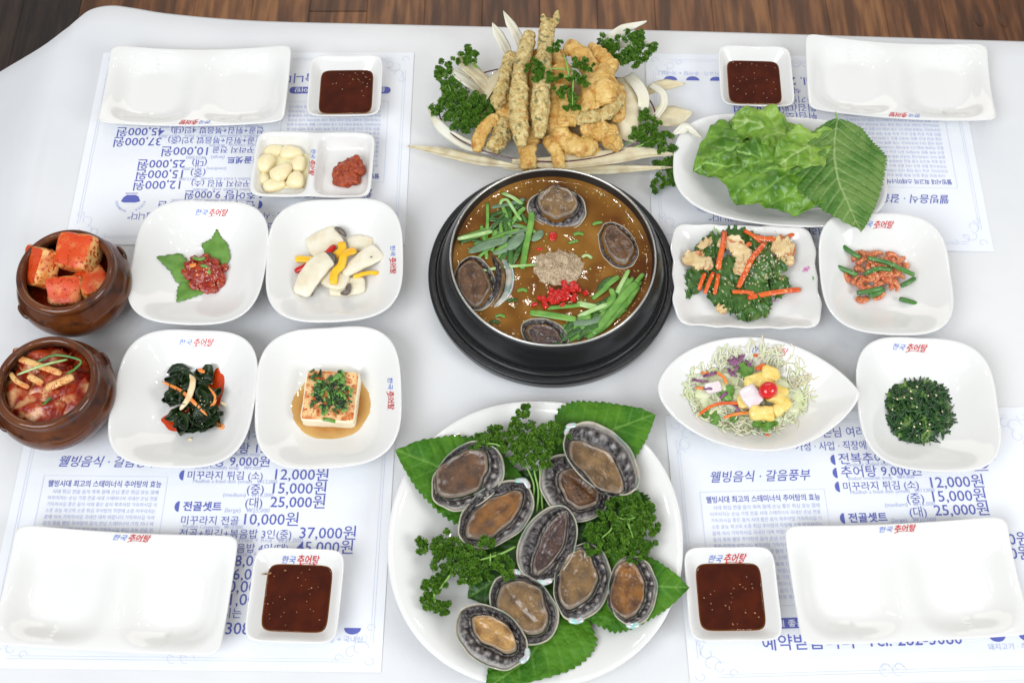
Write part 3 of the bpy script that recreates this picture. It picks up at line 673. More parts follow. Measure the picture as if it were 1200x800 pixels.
# ================================================================ BROWN JARS
def jar(c_, lab, rr=.052, br=.067, H=.076):
    root = empty('brown_jar', (c_.x, c_.y, .0003), lab, 'jar', 'brown glazed jars at the left'); O = root.location
    prof = [(.036, 0), (.046, .0), (.048, .003), (.056, .014), (br-.003, .028), (br, .040), (br-.002, .050), (br-.007, .058), (rr+.004, .0635), (rr+.0035, .066), (rr+.0048, .0685), (rr+.005, .072), (rr+.003, H-.0008), (rr, H), (rr-.003, H-.001), (rr-.0045, H-.004)]
    ins = [(rr-.0045, H-.004), (rr-.005, .068), (rr-.002, .060), (br-.012, .050), (br-.008, .040), (br-.012, .024), (.045, .010), (.03, .006)]
    def smooth(pr_): return [(p.x, p.y) for p in spline([(a, b_, 0) for a, b_ in pr_], len(pr_)*3)]
    m = MB(); lathe(m, (0, 0, 0), smooth(prof), 96)
    m.v = [p+Vector((.0007*noise.noise(p*22), .0007*noise.noise(p*22+Vector((5, 0, 0))), 0)) for p in m.v]
    m.build('jar_body', brown_glaze, root, world=False)
    m = MB(); v = smooth(ins); n = 96; lathe(m, (0, 0, 0), v, n); m.f = m.f[:-1]; m.f = [tuple(reversed(f)) for f in m.f]
    m.add([(.03*math.cos(2*pi*j/24), .03*math.sin(2*pi*j/24), .0062) for j in range(24)], [tuple(range(24))])
    m.build('jar_inside', dark_inside, root, world=False)
    # a small lug on the shoulder
    for a in ((rad(38), rad(218))):
        m = MB(); sweep(m, [((br-.006)*math.cos(a-.20), (br-.006)*math.sin(a-.20), .044), ((br-.0012)*math.cos(a-.12), (br-.0012)*math.sin(a-.12), .047), ((br-.0004)*math.cos(a), (br-.0004)*math.sin(a), .048), ((br-.0012)*math.cos(a+.12), (br-.0012)*math.sin(a+.12), .047), ((br-.006)*math.cos(a+.20), (br-.006)*math.sin(a+.20), .044)], .0026, .0036, 10, 16)
        m.build('lug', brown_glaze, root, world=False)
    return O
cj1 = P(76, 316, .076); cj2 = P(53, 446, .076)
jar(cj1, 'round brown glazed jar of radish cubes, the farther of the two'); jar(cj2, 'round brown glazed jar of cabbage kimchi, the nearer of the two')
def cube(px, py, z, sx, sy, sz, rot, lab, toneside=.35, seed=0):
    m = MB(); q = P(px, py, z); M_ = Euler([rad(a) for a in rot]).to_matrix(); n = 9
    for ax in range(3):
        for sg in (1, -1):
            vs = []; fs = []
            for i in range(n):
                for j in range(n):
                    u, v = i/(n-1)*2-1, j/(n-1)*2-1; p = [0, 0, 0]; p[ax] = sg; p[(ax+1) % 3] = u; p[(ax+2) % 3] = v; p = Vector(p)
                    r_ = Vector((math.copysign(abs(p.x)**1, p.x), p.y, p.z)); L_ = (abs(p.x)**7+abs(p.y)**7+abs(p.z)**7)**(1/7); r_ = r_/L_
                    r_ = Vector((r_.x*sx*(1+.07*r_.y), r_.y*sy, r_.z*sz)); r_ += r_.normalized()*(.0022*N(r_, 60, seed)+.0010*N(r_, 200, seed)); vs.append(M_ @ r_+q)
            for i in range(n-1):
                for j in range(n-1):
                    f = (i*n+j, (i+1)*n+j, (i+1)*n+j+1, i*n+j+1); fs.append(f if sg > 0 else f[::-1])
            top = 1.0 if (ax == 2 and sg > 0) else toneside
            m.add(vs, fs, [max(0, min(1, top*(1.05-.5*toneside)+.75*N(p, 75, seed+3)+.4*N(p, 190, seed))) for p in vs])
    o = m.build('radish_cube', radish_m); return tag(o, lab, 'radish cube', 'radish kimchi cubes in the farther jar')
cube(92, 297, .066, .0225, .0215, .016, (14, -6, -14), 'red-topped radish cube leaning on the others, topmost in the jar', .12, 1)
cube(47, 313, .060, .0205, .0235, .014, (30, -28, -32), 'pale radish cube with red flecks standing at the left of the jar', -.1, 2)
cube(77, 342, .053, .0195, .0165, .013, (20, 5, 8), 'radish cube under the red-topped one, at the near side of the jar', .0, 4)
cube(108, 332, .048, .018, .017, .012, (10, 15, 40), 'radish cube sunk in red juice at the right inside the jar', .5, 5)
def pool(c_, r_, mt, name, lab, cat, n=64, amp=.05, seed=0, dome=.0):
    m = MB(); vs = [Vector((0, 0, dome))]; fs = []
    for i, k_ in enumerate((.3, .6, .85, .96, 1)):
        for j in range(n):
            a = 2*pi*j/n; rr = (r_ if not callable(r_) else r_(a))*(1+amp*noise.noise(Vector((math.cos(a)*1.5, math.sin(a)*1.5, seed)))); vs.append(Vector((rr*k_*math.cos(a), rr*k_*math.sin(a), dome*(1-k_**2)-(.0008 if k_ == 1 else 0)+.0004*noise.noise(Vector((rr*k_*math.cos(a)*80, rr*k_*math.sin(a)*80, seed))))))
    for j in range(n): fs.append((0, 1+j, 1+(j+1) % n))
    for i in range(4):
        for j in range(n): fs.append((1+i*n+j, 1+(i+1)*n+j, 1+(i+1)*n+(j+1) % n, 1+i*n+(j+1) % n))
    m.add([p+c_ for p in vs], fs); return tag(m.build(name, mt), lab, cat)
pool(Vector((cj1.x, cj1.y, .034)), .056, chili, 'kimchi_juice', 'red chili juice under the radish cubes in the farther jar', 'sauce', dome=.002)
# cabbage kimchi
m = MB(); c_ = Vector((cj2.x, cj2.y, .052))
def kim(i, px, py, z, L_, W_, a, bow, mt, lab):
    m = MB(); q = P(px, py, z); M_ = Euler((0, 0, rad(a))).to_matrix()
    def f(u, v):
        x = (u-.5)*L_; y = v*W_/2*(.72+.4*math.sin(pi*min(1, u+.15)))+.002*N((u*3, v*2, i), 1, i)
        z_ = bow*(1-(2*u-1)**2)-.25*bow*v*v*3+.0022*N((u*2.5, v*2.5, i*3.3), 1, i)+.0015*math.sin(v*7+u*3+i)
        return M_ @ Vector((x, y, z_))+q
    grid(m, f, 30, 20); o = m.build('kimchi_leaf', mt); solid(o, .0014); return tag(o, lab, 'kimchi leaf', 'cabbage kimchi in the nearer jar')
kim(1, 50, 478, .058, .070, .045, 10, .010, kimchi_leaf, 'folded cabbage kimchi leaf at the near side of the jar')
kim(2, 88, 462, .058, .055, .040, 75, .008, kimchi_leaf, 'pale red cabbage kimchi leaf at the right of the jar')
kim(3, 45, 425, .056, .070, .040, 165, .010, kimchi_leaf, 'cabbage kimchi leaf at the far side of the jar')
kim(4, 24, 455, .056, .055, .035, 100, .008, kimchi_leaf, 'cabbage kimchi leaf along the left wall of the jar')
kim(5, 62, 452, .060, .060, .040, 40, .010, kimchi_leaf, 'red cabbage kimchi leaf in the middle of the jar under the green strands')
m = MB(); 
for i in range(50):
    a, r_ = R.uniform(0, 2*pi), .042*math.sqrt(R.random()); q = Vector((cj2.x+r_*math.cos(a), cj2.y+r_*math.sin(a), .060+.003*R.random()-.12*r_)); t = R.uniform(0, pi); l = R.uniform(.003, .009)
    sweep(m, [q, q+Vector((math.cos(t)*l, math.sin(t)*l, R.uniform(-.001, .002)))], R.uniform(.0006, .0016), .0006, 5, 4, amp=.0005)
pool(Vector((cj2.x, cj2.y, .046)), .057, chili, 'kimchi_juice', 'red chili juice between the cabbage kimchi in the nearer jar', 'sauce', dome=.006)
tag(m.build('chili_flakes', chili), 'wet red chili flakes and shreds scattered over the cabbage kimchi', 'chili flakes', kind='stuff')
def strip(name, pxs, wpx, hpx, mt, lab, cat, group=None, n=10, amp=0, sq=2.6, taper=.6, m_=None, freq=200, kp=None, ends=1, tone=0, mn=None):
    """a strip laid through photo points given with their heights"""
    pts = [P(*p) for p in pxs]; k_ = K(pxs[0][0], pxs[0][1], pxs[0][2]); mb = MB(); m_ = m_ or max(10, 6*len(pts))
    wy = wpx*k_/2; wz = hpx*k_/2
    fy = (lambda u: wy*(mn+(1-mn)*math.sin(pi*min(1, max(0, u)))**.6)) if mn is not None else wy
    sweep(mb, pts, fy, wz, n, m_, amp, freq, R.randint(0, 99), sq=sq, taper=taper, tone=tone)
    o = mb.build(name, mt); return tag(o, lab, cat, group)
G = 'strips on the cabbage kimchi'
strip('radish_strip', [(54, 455, .071), (75, 446, .074), (86, 441, .072)], 10, 5, kimchi_white, 'broad pale radish strip lying across the middle of the kimchi', 'radish strip', G)
strip('radish_strip', [(20, 419, .067), (45, 428, .072), (72, 438, .071)], 8, 4, kimchi_white, 'red-stained radish strip rising to the upper left of the kimchi', 'radish strip', G)
strip('radish_strip', [(12, 437, .065), (20, 447, .068), (34, 454, .068)], 6, 4, kimchi_white, 'thin curved radish strip at the far left of the kimchi', 'radish strip', G)
strip('radish_strip', [(33, 440, .071), (50, 450, .072)], 8, 4, kimchi_white, 'short orange radish strip in the middle of the kimchi', 'radish strip', G)
strip('green_onion', [(20, 439, .071), (50, 428, .076), (79, 421, .071)], 3, 2, chive_pale, 'straight pale green onion strand across the kimchi', 'green onion', G, 6)
strip('green_onion', [(43, 424, .073), (65, 416, .075), (94, 422, .071), (88, 432, .070), (78, 438, .069)], 3, 2, scape_m, 'bent dark green onion strand looping over the kimchi', 'green onion', G, 6)
strip('green_onion', [(49, 476, .069), (60, 465, .071)], 3.4, 2, scape_m, 'short piece of green onion near the front of the kimchi', 'green onion', G, 6)

# ================================================================ POT AND STEW
pc = Vector((.0485, .0855, .0003))
pot = empty('stew_pot', pc, 'wide black pan with a bare metal rim, full of orange stew, centre of the table', 'pot')
ZR = .060
m = MB(); prof = [(.10, 0), (.140, .0), (.1475, .002), (.1495, .008), (.1505, .016), (.1500, .0185), (.1482, .0198), (.1420, .0200), (.1400, .0185), (.1385, .0178), (.1370, .0195), (.1362, .024), (.1348, .034), (.1315, .044), (.1275, .053), (.1240, .0585), (.1225, ZR-.0006)]
pp = [(p.x, max(0, p.y)) for p in spline([(a, b_, 0) for a, b_ in prof], 60)]
lathe(m, (0, 0, 0), pp, 160); m.build('pan_body', pot_black, pot, world=False)
m = MB(); pr2 = [(.1228, ZR-.001), (.1226, ZR+.0008), (.1215, ZR+.0013), (.1204, ZR+.0008), (.1202, ZR-.0012)]; lathe(m, (0, 0, 0), pr2, 160); m.f.pop(); m.build('metal_rim', steel, pot, world=False)
m = MB(); lathe(m, (0, 0, 0), [(.1202, ZR-.001), (.1188, .050), (.1165, .036), (.112, .020), (.02, .012)], 128); m.f = [tuple(reversed(f)) for f in m.f[:-1]]; m.build('pan_inside', pot_in, pot, world=False)
m = MB(); lathe(m, (0, 0, 0), [(.1388, .0182), (.1392, .0186), (.1400, .0190)], 120); m.f.pop(); m.build('ledge_line', steel, pot, world=False)
ZB = .0475
m = MB(); vs = [pc+Vector((0, 0, ZB))]; fs = []; n = 128; RB = 26
for i in range(1, RB+1):
    for j in range(n):
        a = 2*pi*j/n; r_ = .1188*i/RB; x, y = r_*math.cos(a), r_*math.sin(a)
        vs.append(pc+Vector((x, y, ZB+.0005*noise.noise(Vector((x*60, y*60, 0)))+(.0009 if i == RB else 0))))
for j in range(n): fs.append((0, 1+j, 1+(j+1) % n))
for i in range(RB-1):
    for j in range(n): fs.append((1+i*n+j, 1+(i+1)*n+j, 1+(i+1)*n+(j+1) % n, 1+i*n+(j+1) % n))
m.add(vs, fs); tag(m.build('stew_broth', broth_m), 'cloudy orange-brown broth filling the black pan', 'broth')
# foam and oil beads
for nm, cnt, rr, mt, lab in (('broth_bubbles', 240, (.0004, .0013), mat('broth_foam', (.52, .30, .09), rough=.06), 'small bubbles and oil beads round the edge of the stew'), ('chopped_onion_rings', 60, (.0008, .0016), chive_pale, 'chopped green onion bits scattered on the stew')):
    m = MB()
    for i in range(cnt):
        a = R.uniform(0, 2*pi); r_ = .1165-abs(R.gauss(0, .006)) if nm[0] == 'b' and i % 2 else .115*math.sqrt(R.random()); s = R.uniform(*rr)
        blob(m, pc+Vector((r_*math.cos(a), r_*math.sin(a), ZB+.0002)), (s, s, s*.45), 1 if nm[0] == 'b' else 1)
    tag(m.build(nm, mt), lab, 'bubbles' if nm[0] == 'b' else 'green onion bits', kind='stuff')
# heap of ground seeds
m = MB(); q = P(654, 314, ZB)
blob(m, q+Vector((0, 0, -.001)), (.030, .024, .0085), 5, .0042, 90, 3)
m.v = [p+Vector((0, 0, .0007*N(p, 700, 1))) for p in m.v]
tag(m.build('ground_seed_heap', seed_powder), 'heap of ground perilla seed powder floating in the middle of the stew', 'seed powder')
m = MB()
for i in range(260):
    x, y = R.gauss(0, .016), R.gauss(0, .0125)
    if (x/.032)**2+(y/.026)**2 > 1: continue
    zz = .0075*math.sqrt(max(0, 1-(x/.031)**2-(y/.025)**2)); blob(m, q+Vector((x, y, zz+.0003)), (R.uniform(.0006, .0013),)*2+(.0006,), 1, .0004, 900, i)
tag(m.build('seed_grains', seed_powder), 'coarse grains on the heap of ground perilla seed', 'seed grains', kind='stuff')
# chopped red pepper
for i in range(62):
    px, py = R.gauss(655, 12.5), R.gauss(347, 4.6); px, py = px+.0, py-.28*(px-655)
    m = MB(); blob(m, P(px, py, ZB+.002+R.uniform(0, .002)), (R.uniform(.0024, .0040), R.uniform(.0022, .0036), .0014), 2, .0004, 300, i, (R.uniform(-.5, .5), R.uniform(-.5, .5), R.uniform(0, 3)), sq=.9)
    tag(m.build('red_pepper_bit', red_pep, smooth=False), 'chopped red pepper bit '+where(px, py, 655, 347, 28, 14)+' of the cluster on the stew', 'red pepper', 'chopped red pepper on the stew')
m = MB(); blob(m, P(648, 277, ZB+.001), (.0045, .0065, .0018), 3, .0006, 200, 2, sq=.4); tag(m.build('red_pepper_bit', red_pep), 'single bigger red pepper piece above the seed powder', 'red pepper', 'chopped red pepper on the stew')
m = MB(); blob(m, P(632, 292, ZB+.000), (.0045, .0025, .0012), 2, .0006, 200, 2); tag(m.build('red_pepper_bit', red_pep), 'red pepper piece half sunk left of the seed powder', 'red pepper', 'chopped red pepper on the stew')
zb = ZB
def chive(pxs, wpx, mt, lab, grp, n=6, hp=1.2):
    if any((P(x, y, ZB)-pc).xy.length > .1165 for x, y, h in pxs[:1]+pxs[-1:]) and not (pxs[0][0] == 536): return
    p3 = [(x, y, zb+h*.001) for x, y, h in pxs]
    return strip('chive_blade', p3, wpx, hp, mt, lab, 'chive', grp, 8, .0002, 2.2, .7, 14)
GA, LA = 'green blades at the upper left of the stew', 'green blade in the upper left pile on the stew'
chive([(536, 280, 5), (556, 276, 6), (577, 271, 5)], 5.5, chive_pale, 'thick pale leek stalk reaching the rim at the left of the stew', GA, hp=4)
chive([(612, 315, 1), (616, 290, 4), (622, 262, 6), (623, 248, 6)], 8, chive_m, 'broad green blade standing nearly upright in the upper left pile', GA)
chive([(560, 318, 1), (590, 313, 3), (628, 310, 3)], 4, chive_pale, 'long thin green blade lying level below the upper left pile', GA)
chive([(586, 240, 6), (588, 235, 8), (594, 234, 8), (599, 241, 8), (606, 252, 6), (611, 258, 4)], 4, chive_pale, 'pale leek strip curled into a loop at the upper left of the stew', GA)
chive([(588, 226, 2), (600, 231, 4), (612, 239, 3)], 5, chive_pale, 'short pale leek piece nearest the far rim of the stew', GA)
for a in ([(592, 245, 2), (592, 262, 5), (594, 274, 4)], [(598, 263, 3), (608, 250, 6), (615, 243, 5)], [(575, 271, 3), (584, 258, 5), (592, 250, 4)], [(604, 302, 2), (609, 290, 4), (613, 279, 4)], [(559, 303, 1), (568, 295, 3), (575, 290, 2)],
          [(565, 284, 2), (590, 274, 5), (610, 268, 4)], [(555, 286, 1), (575, 280, 3), (600, 276, 4)], [(605, 242, 1), (612, 252, 5), (618, 262, 4)], [(546, 279, 1), (566, 283, 3), (585, 284, 3)], [(600, 262, 1), (620, 268, 3), (632, 276, 2)]):
    chive(a, R.uniform(3.5, 6), R.choice((chive_m, chive_m, herb_dk)), LA+', '+where(a[1][0], a[1][1], 590, 268, 42, 32), GA)
for a, wd in (([(548, 296, 2), (570, 287, 4), (596, 280, 4)], 13), ([(592, 292, 3), (603, 284, 6), (614, 272, 6)], 15), ([(578, 298, 2), (592, 290, 3), (602, 285, 2)], 12), ([(622, 282, 2), (630, 276, 3), (636, 270, 2)], 12)):
    o = strip('green_leaf', [(x, y, zb+h*.001) for x, y, h in a], wd, .8, herb_gr, 'dull grey-green leaf '+where(a[1][0], a[1][1], 600, 285, 30, 14)+' of the upper left pile on the stew', 'leaf', GA, 8, .0003, 2, .3, 16, mn=.25)
for i in range(22):
    x, y, a = R.gauss(588, 18), R.gauss(270, 14), R.choice((R.gauss(.25, .3), R.gauss(1.3, .4))); l = R.uniform(12, 24)
    chive([(x-l*math.cos(a), y+l*math.sin(a), 1), (x, y, R.uniform(2, 5)), (x+l*math.cos(a+.1), y-l*math.sin(a+.1), 2)], R.uniform(4, 8), R.choice((herb_dk, chive_m, herb_gr)), LA+', '+where(x, y, 590, 268, 42, 32), GA)
GB, LB = 'green blades at the lower right of the stew', 'green blade in the lower right bundle on the stew'
chive([(621, 366, 1), (645, 369, 3), (675, 374, 5)], 9, chive_m, 'broad flat green blade pointing left from the lower right bundle', GB)
chive([(695, 392, 3), (712, 370, 6), (735, 342, 6), (747, 331, 5)], 10, chive_m, 'broad long green blade slanting up to the right in the bundle', GB)
chive([(719, 351, 2), (727, 335, 6), (737, 316, 7)], 5.5, chive_pale, 'pale double blade sticking up at the top of the lower right bundle', GB)
chive([(677, 371, 2), (695, 363, 5), (712, 356, 5)], 6, chive_pale, 'pale green blade slanting through the middle of the bundle', GB)
chive([(676, 355, 3), (690, 358, 5), (700, 360, 4)], 8, chive_pale, 'short bluish-white leek piece at the head of the bundle', GB)
for a in ([(660, 408, 1), (680, 400, 3), (700, 386, 5)], [(668, 411, 1), (690, 404, 3), (702, 396, 4)], [(688, 396, 2), (712, 379, 4), (735, 350, 4)], [(711, 393, 1), (714, 372, 5), (722, 360, 5)], [(703, 365, 3), (718, 350, 6), (716, 338, 5)], [(640, 361, 1), (665, 359, 3), (690, 356, 4)],
          [(655, 386, 1), (668, 383, 3), (690, 384, 4)], [(722, 372, 1), (738, 350, 4), (748, 334, 3)], [(707, 338, 1), (716, 330, 4), (726, 324, 3)], [(664, 401, 0), (676, 394, 2), (690, 388, 3)], [(694, 350, 1), (704, 342, 4), (714, 335, 3)], [(700, 398, 0), (720, 388, 2), (735, 372, 1)]):
    chive(a, R.uniform(5, 8.5), R.choice((chive_m, herb_dk, chive_m)), LB+', '+where(a[1][0], a[1][1], 700, 370, 45, 35), GB)
for a, wd in (([(672, 376, 3), (690, 378, 5), (708, 370, 5)], 9), ([(700, 340, 1), (712, 330, 2), (722, 326, 2)], 11), ([(660, 384, 1), (675, 378, 4), (688, 381, 3)], 8)):
    strip('green_leaf', [(x, y, zb+h*.001) for x, y, h in a], wd, .8, herb_dk if wd > 10 else herb_gr, 'dark leaf '+where(a[1][0], a[1][1], 695, 360, 30, 20)+' of the lower right bundle on the stew', 'leaf', GB, 8, .0003, 2, .3, 16, mn=.25)
for i in range(34):
    u = R.random(); x, y, a = 665+70*u+R.gauss(0, 6), 398-48*u+R.gauss(0, 7), R.gauss(.75, .3); l = R.uniform(12, 26)
    chive([(x-l*math.cos(a), y+l*math.sin(a), 1), (x, y, R.uniform(2, 5)), (x+l*math.cos(a+.1), y-l*math.sin(a+.1), 3)], R.uniform(5, 10), R.choice((herb_dk, herb_dk, chive_m)), LB+', '+where(x, y, 700, 370, 45, 35), GB)
for px, py in ((672, 284), (678, 274), (586, 370), (580, 377), (570, 376), (688, 300), (612, 340), (700, 262), (753, 330), (600, 352)):
    if (P(px, py, ZB)-pc).xy.length > .11: continue
    strip('herb_bit', [(px-6, py+1, zb+.0012), (px, py-1, zb+.0024), (px+6, py+R.uniform(-3, 3), zb+.001)], R.uniform(3, 5), 1, R.choice((herb_dk, chive_m, chive_pale)), 'loose green bit afloat on the broth, '+where(px, py, 652, 310, 115, 105)+' of the pan', 'herb', 'loose green bits on the broth', 6, .0004)

# ================================================================ LEAVES
def leaf(base, tip, wpx, mt, label, cat='perilla leaf', group=None, teeth=24, tooth=.11, nu=121, nv=37, bend=0, ruffle=.0026, edge_ruffle=.002, arch=.004, veins=9, seed=0, keys=(), name='perilla_leaf',
         broad=.40, stem=True, cup=.0, irregular=0, vein_amp=.0020, wz=None, vt=.6, clear=.0012, tipf=.95):
    A, B = P(*base), P(*tip); k_ = K(base[0], base[1], base[2]); W = wpx*k_; ax = B-A; L_ = ax.length; pr_ = Vector((-ax.y, ax.x, 0)).normalized()
    def width(u):
        w_ = (u/broad)**.62 if u < broad else (1-((u-broad)/(1-broad))**1.75)**tipf
        return max(.0, min(1, w_))
    def f(u, v):
        base_w = width(u)
        saw = 1-tooth*abs(((u*teeth) % 1.0)-.3)*1.4*max(0, (abs(v)-.80)/.20) if teeth else 1
        if irregular: saw *= 1+irregular*noise.noise(Vector((u*5+seed, math.copysign(2, v), seed)))+irregular*.4*noise.noise(Vector((u*14+seed, math.copysign(2, v), seed)))
        y = v*W/2*base_w*saw
        q = A+ax*u+pr_*(y+bend*W*math.sin(pi*u))
        vv = (u-.52*abs(v)*base_w*W/L_*.9)*veins
        z = -vein_amp*abs(math.sin(pi*vv))**.5*-1*(abs(v)**.4)*(.5+.5*base_w)
        z += arch*math.sin(pi*u)*(1-v*v*.6)+cup*v*v
        z += ruffle*noise.noise(Vector((q.x*38+seed, q.y*38, seed)))*1.3+ruffle*.6*noise.noise(Vector((q.x*110, q.y*110, seed)))+ruffle*.35*abs(noise.noise(Vector((q.x*210, q.y*210, seed))))
        z += edge_ruffle*abs(v)**2.5*math.sin(u*19+seed+v*2+2.5*noise.noise(Vector((u*4, v, seed))))
        if wz: z += wz(u, v)
        q.z += z
        for key in keys:
            fl_ = inner_z(key, q.x, q.y)+clear
            root, zf, outl = DISH[key]
            if (q.xy-root.location.xy).length < outl[0].length*1.02 and q.z < fl_: q.z = fl_+.3*(z-0 if z > 0 else 0)
        return q
    def tone(u, v):
        base_w = width(u); vv = (u-.52*abs(v)*base_w*W/L_*.9)*veins; s = abs((vv+.5) % 1-.5)*2
        mid = max(0, 1-abs(v)*base_w*W/2/.0016)
        side = max(0, 1-(.5-abs(s-.5))*0-abs(((vv) % 1)-0)*9) if (vv % 1) < .5 else max(0, 1-(1-(vv % 1))*9)
        return min(1, mid+vt*side*(1-abs(v)*.5))
    m = MB(); grid(m, f, nu, nv, tone)
    root = None
    o = m.build(name, mt); solid(o, .00045); tag(o, label, cat, group)
    if stem:
        s = MB(); d = -ax.normalized(); sweep(s, [A+ax*.04+Vector((0, 0, .0004)), A+d*.004, A+d*.012+Vector((0, 0, .001))], .0011, n=7, m=8)
        s.build('leaf_stem', stem_m, o)
    return o
PG = 'perilla leaves under the abalones'
leaf((622, 592, .016), (463, 527, .034), 116, perilla_m, 'serrated perilla leaf with its tip pointing off the upper left of the platter', group=PG, seed=1, keys=('plat',), stem=False)
leaf((638, 566, .016), (768, 486, .036), 118, perilla_m, 'serrated perilla leaf reaching over the upper right rim of the platter', group=PG, seed=2, keys=('plat',), stem=False, bend=.10)
leaf((655, 690, .014), (808, 688, .036), 108, perilla_m, 'serrated perilla leaf with its pointed tip over the right rim near the sauce dish', group=PG, seed=3, keys=('plat',), stem=False)
leaf((640, 655, .013), (570, 806, .030), 122, perilla_m, 'serrated perilla leaf under the two lowest abalones, its tip at the near rim', group=PG, seed=4, keys=('plat',), stem=False, bend=.28)
leaf((690, 560, .013), (725, 660, .018), 120, perilla_dk, 'dark perilla leaf under the parsley at the right of the platter', group=PG, seed=5, keys=('plat',), stem=False)
leaf((560, 560, .012), (640, 640, .016), 120, perilla_dk, 'dark perilla leaf in the shade between the abalones', group=PG, seed=6, keys=('plat',), stem=False)
leaf((650, 640, .012), (548, 700, .014), 110, perilla_dk, 'dark perilla leaf edge showing beside the lower left parsley', group=PG, seed=7, keys=('plat',), stem=False)

# ================================================================ ABALONES
def abalone(c_, L_, W_, ang, fi, label, group=None, off=(-.0, .12), fl=.70, fw=.50, nod=-1, tilt=(0, 0), seed=0, kn=.55, foot_raise=.0, egg=.10, pearl_end=None):
    root = empty('abalone', c_, label, 'abalone', group, rad(ang)); root.rotation_euler = (rad(tilt[0]), rad(tilt[1]), rad(ang))
    a, b_ = L_/2, W_/2; n = 72; rr = random.Random(seed)
    def outl(t, k_=1): 
        wob = 1+.055*noise.noise(Vector((math.cos(t)*2, math.sin(t)*2, seed)))
        return Vector((a*math.cos(t)*k_*wob, b_*math.sin(t)*k_*wob*(1+egg*math.cos(t)), 0))
    H = .017
    # shell: a shallow upturned cup, its lip showing all round, wider on the side of the nodules
    m = MB(); prof = [(.0, 0), (.25, .0002), (.5, .0022), (.72, .0062), (.88, .0112), (.97, H-.002), (1.0, H), (.992, H+.0012), (.965, H+.0012), (.93, H-.001), (.86, H-.004)]
    pp_ = spline([(p[0], p[1], 0) for p in prof], 30); vs = []; fs = []; tn = []
    for i, p in enumerate(pp_):
        for j in range(n):
            t = 2*pi*j/n; q = outl(t, p.x); q.z = p.y+.0006*noise.noise(Vector((math.cos(t)*4, math.sin(t)*4, seed+p.x*9))); vs.append(q); tn.append(max(0, min(1, (p.x-.90)*8 if i > 16 else 0))*(.5+.5*noise.noise(Vector((t*2, seed, i*.2)))))
    for i in range(len(pp_)-1):
        for j in range(n): fs.append((i*n+j, i*n+(j+1) % n, (i+1)*n+(j+1) % n, (i+1)*n+j))
    m.add(vs, fs, tn); m.build('shell', shell_m, root, world=False)
    if pearl_end is not None:
        m = MB(); t0 = rad(pearl_end)
        sweep(m, [outl(t0-.28, .975)+Vector((0, 0, H)), outl(t0, 1.02)+Vector((0, 0, H+.0015)), outl(t0+.28, .975)+Vector((0, 0, H))], .0034, .0014, 8, 12, .0004, 200, sq=2); m.build('pearl_lip', pearl, root, world=False)
    # frill: ruffled ring between lip and foot
    ox, oy = off[0]*a, off[1]*b_
    def foot_out(t, k_=1):
        c0, s0 = math.cos(t), math.sin(t)
        return Vector((ox+a*min(.88, fl*1.1)*c0*k_, oy*.82+b_*min(.76, fw*1.38)*math.copysign(abs(s0)**1.25, s0)*k_*(1+.07*math.sin(3*t+seed)+.24*noise.noise(Vector((math.cos(t)*1.8, math.sin(t)*1.8, seed+.5)))), 0))
    m = MB(); R1 = 20; nf = 160; vs = []; fs = []; tn = []
    for i in range(R1):
        s = i/(R1-1)
        for j in range(nf):
            t = 2*pi*j/nf; side = nod*math.sin(t)
            p0, p1 = outl(t, .965), foot_out(t, 1.03); q = p0.lerp(p1, s)
            d = (p0-p1).length
            z = H-.0035+.0062*math.sin(pi*min(1, s*1.15))**.7+.0015*sm(.15, .4, s)*noise.noise(Vector((q.x*170, q.y*170, seed)))+.0008*noise.noise(Vector((q.x*420, q.y*420, seed)))
            # radial pleats, stronger towards the foot; knobs in a row on the wide side
            z += .0022*sm(.2, .5, s)*noise.noise(Vector((t*9, s*2.6, seed+4)))+.0005*math.sin(t*40+6*noise.noise(Vector((t*2, s*3, seed))))*math.sin(pi*s)
            sd = kn*sm(.15, .7, side); knob = sd*max(0, math.cos(t*19+1.6*noise.noise(Vector((t*3, seed, 1)))))**.8*math.exp(-((s-.55-.05*math.sin(t*7+seed))/.12)**2)*(.7+.6*noise.noise(Vector((t*9, seed, 5)))); z += .0026*knob
            lipg = math.exp(-((s-.93)/.06)**2)
            z += .0016*lipg
            lightband = (.62*sm(-.1, .5, side)+.06)*math.exp(-((s-.14)/.13)**2)*(.95+.25*noise.noise(Vector((t*5, s*3, seed))))
            vs.append(Vector((q.x, q.y, z))); tn.append(min(1, max(0, 1.0*knob+.45*lipg*(.6+noise.noise(Vector((t*4, seed, 0))))+lightband+.25*max(0, noise.noise(Vector((t*14, s*6, seed)))-.1))))
    for i in range(R1-1):
        for j in range(nf): fs.append((i*nf+j, (i+1)*nf+j, (i+1)*nf+(j+1) % nf, i*nf+(j+1) % nf))
    m.add(vs, [f[::-1] for f in fs], tn); m.build('frill', frill_m, root, world=False)
    # foot: the brown muscle, pointed at both ends, with a raised rim and a groove
    m = MB(); R2 = 24; nf = 96; vs = []; fs = []; tn = []
    zt = H+.0008+foot_raise
    cc = Vector((ox, oy*.82, 0)); vs.append(Vector((ox, oy*.82, zt+.0004))); tn.append(0)
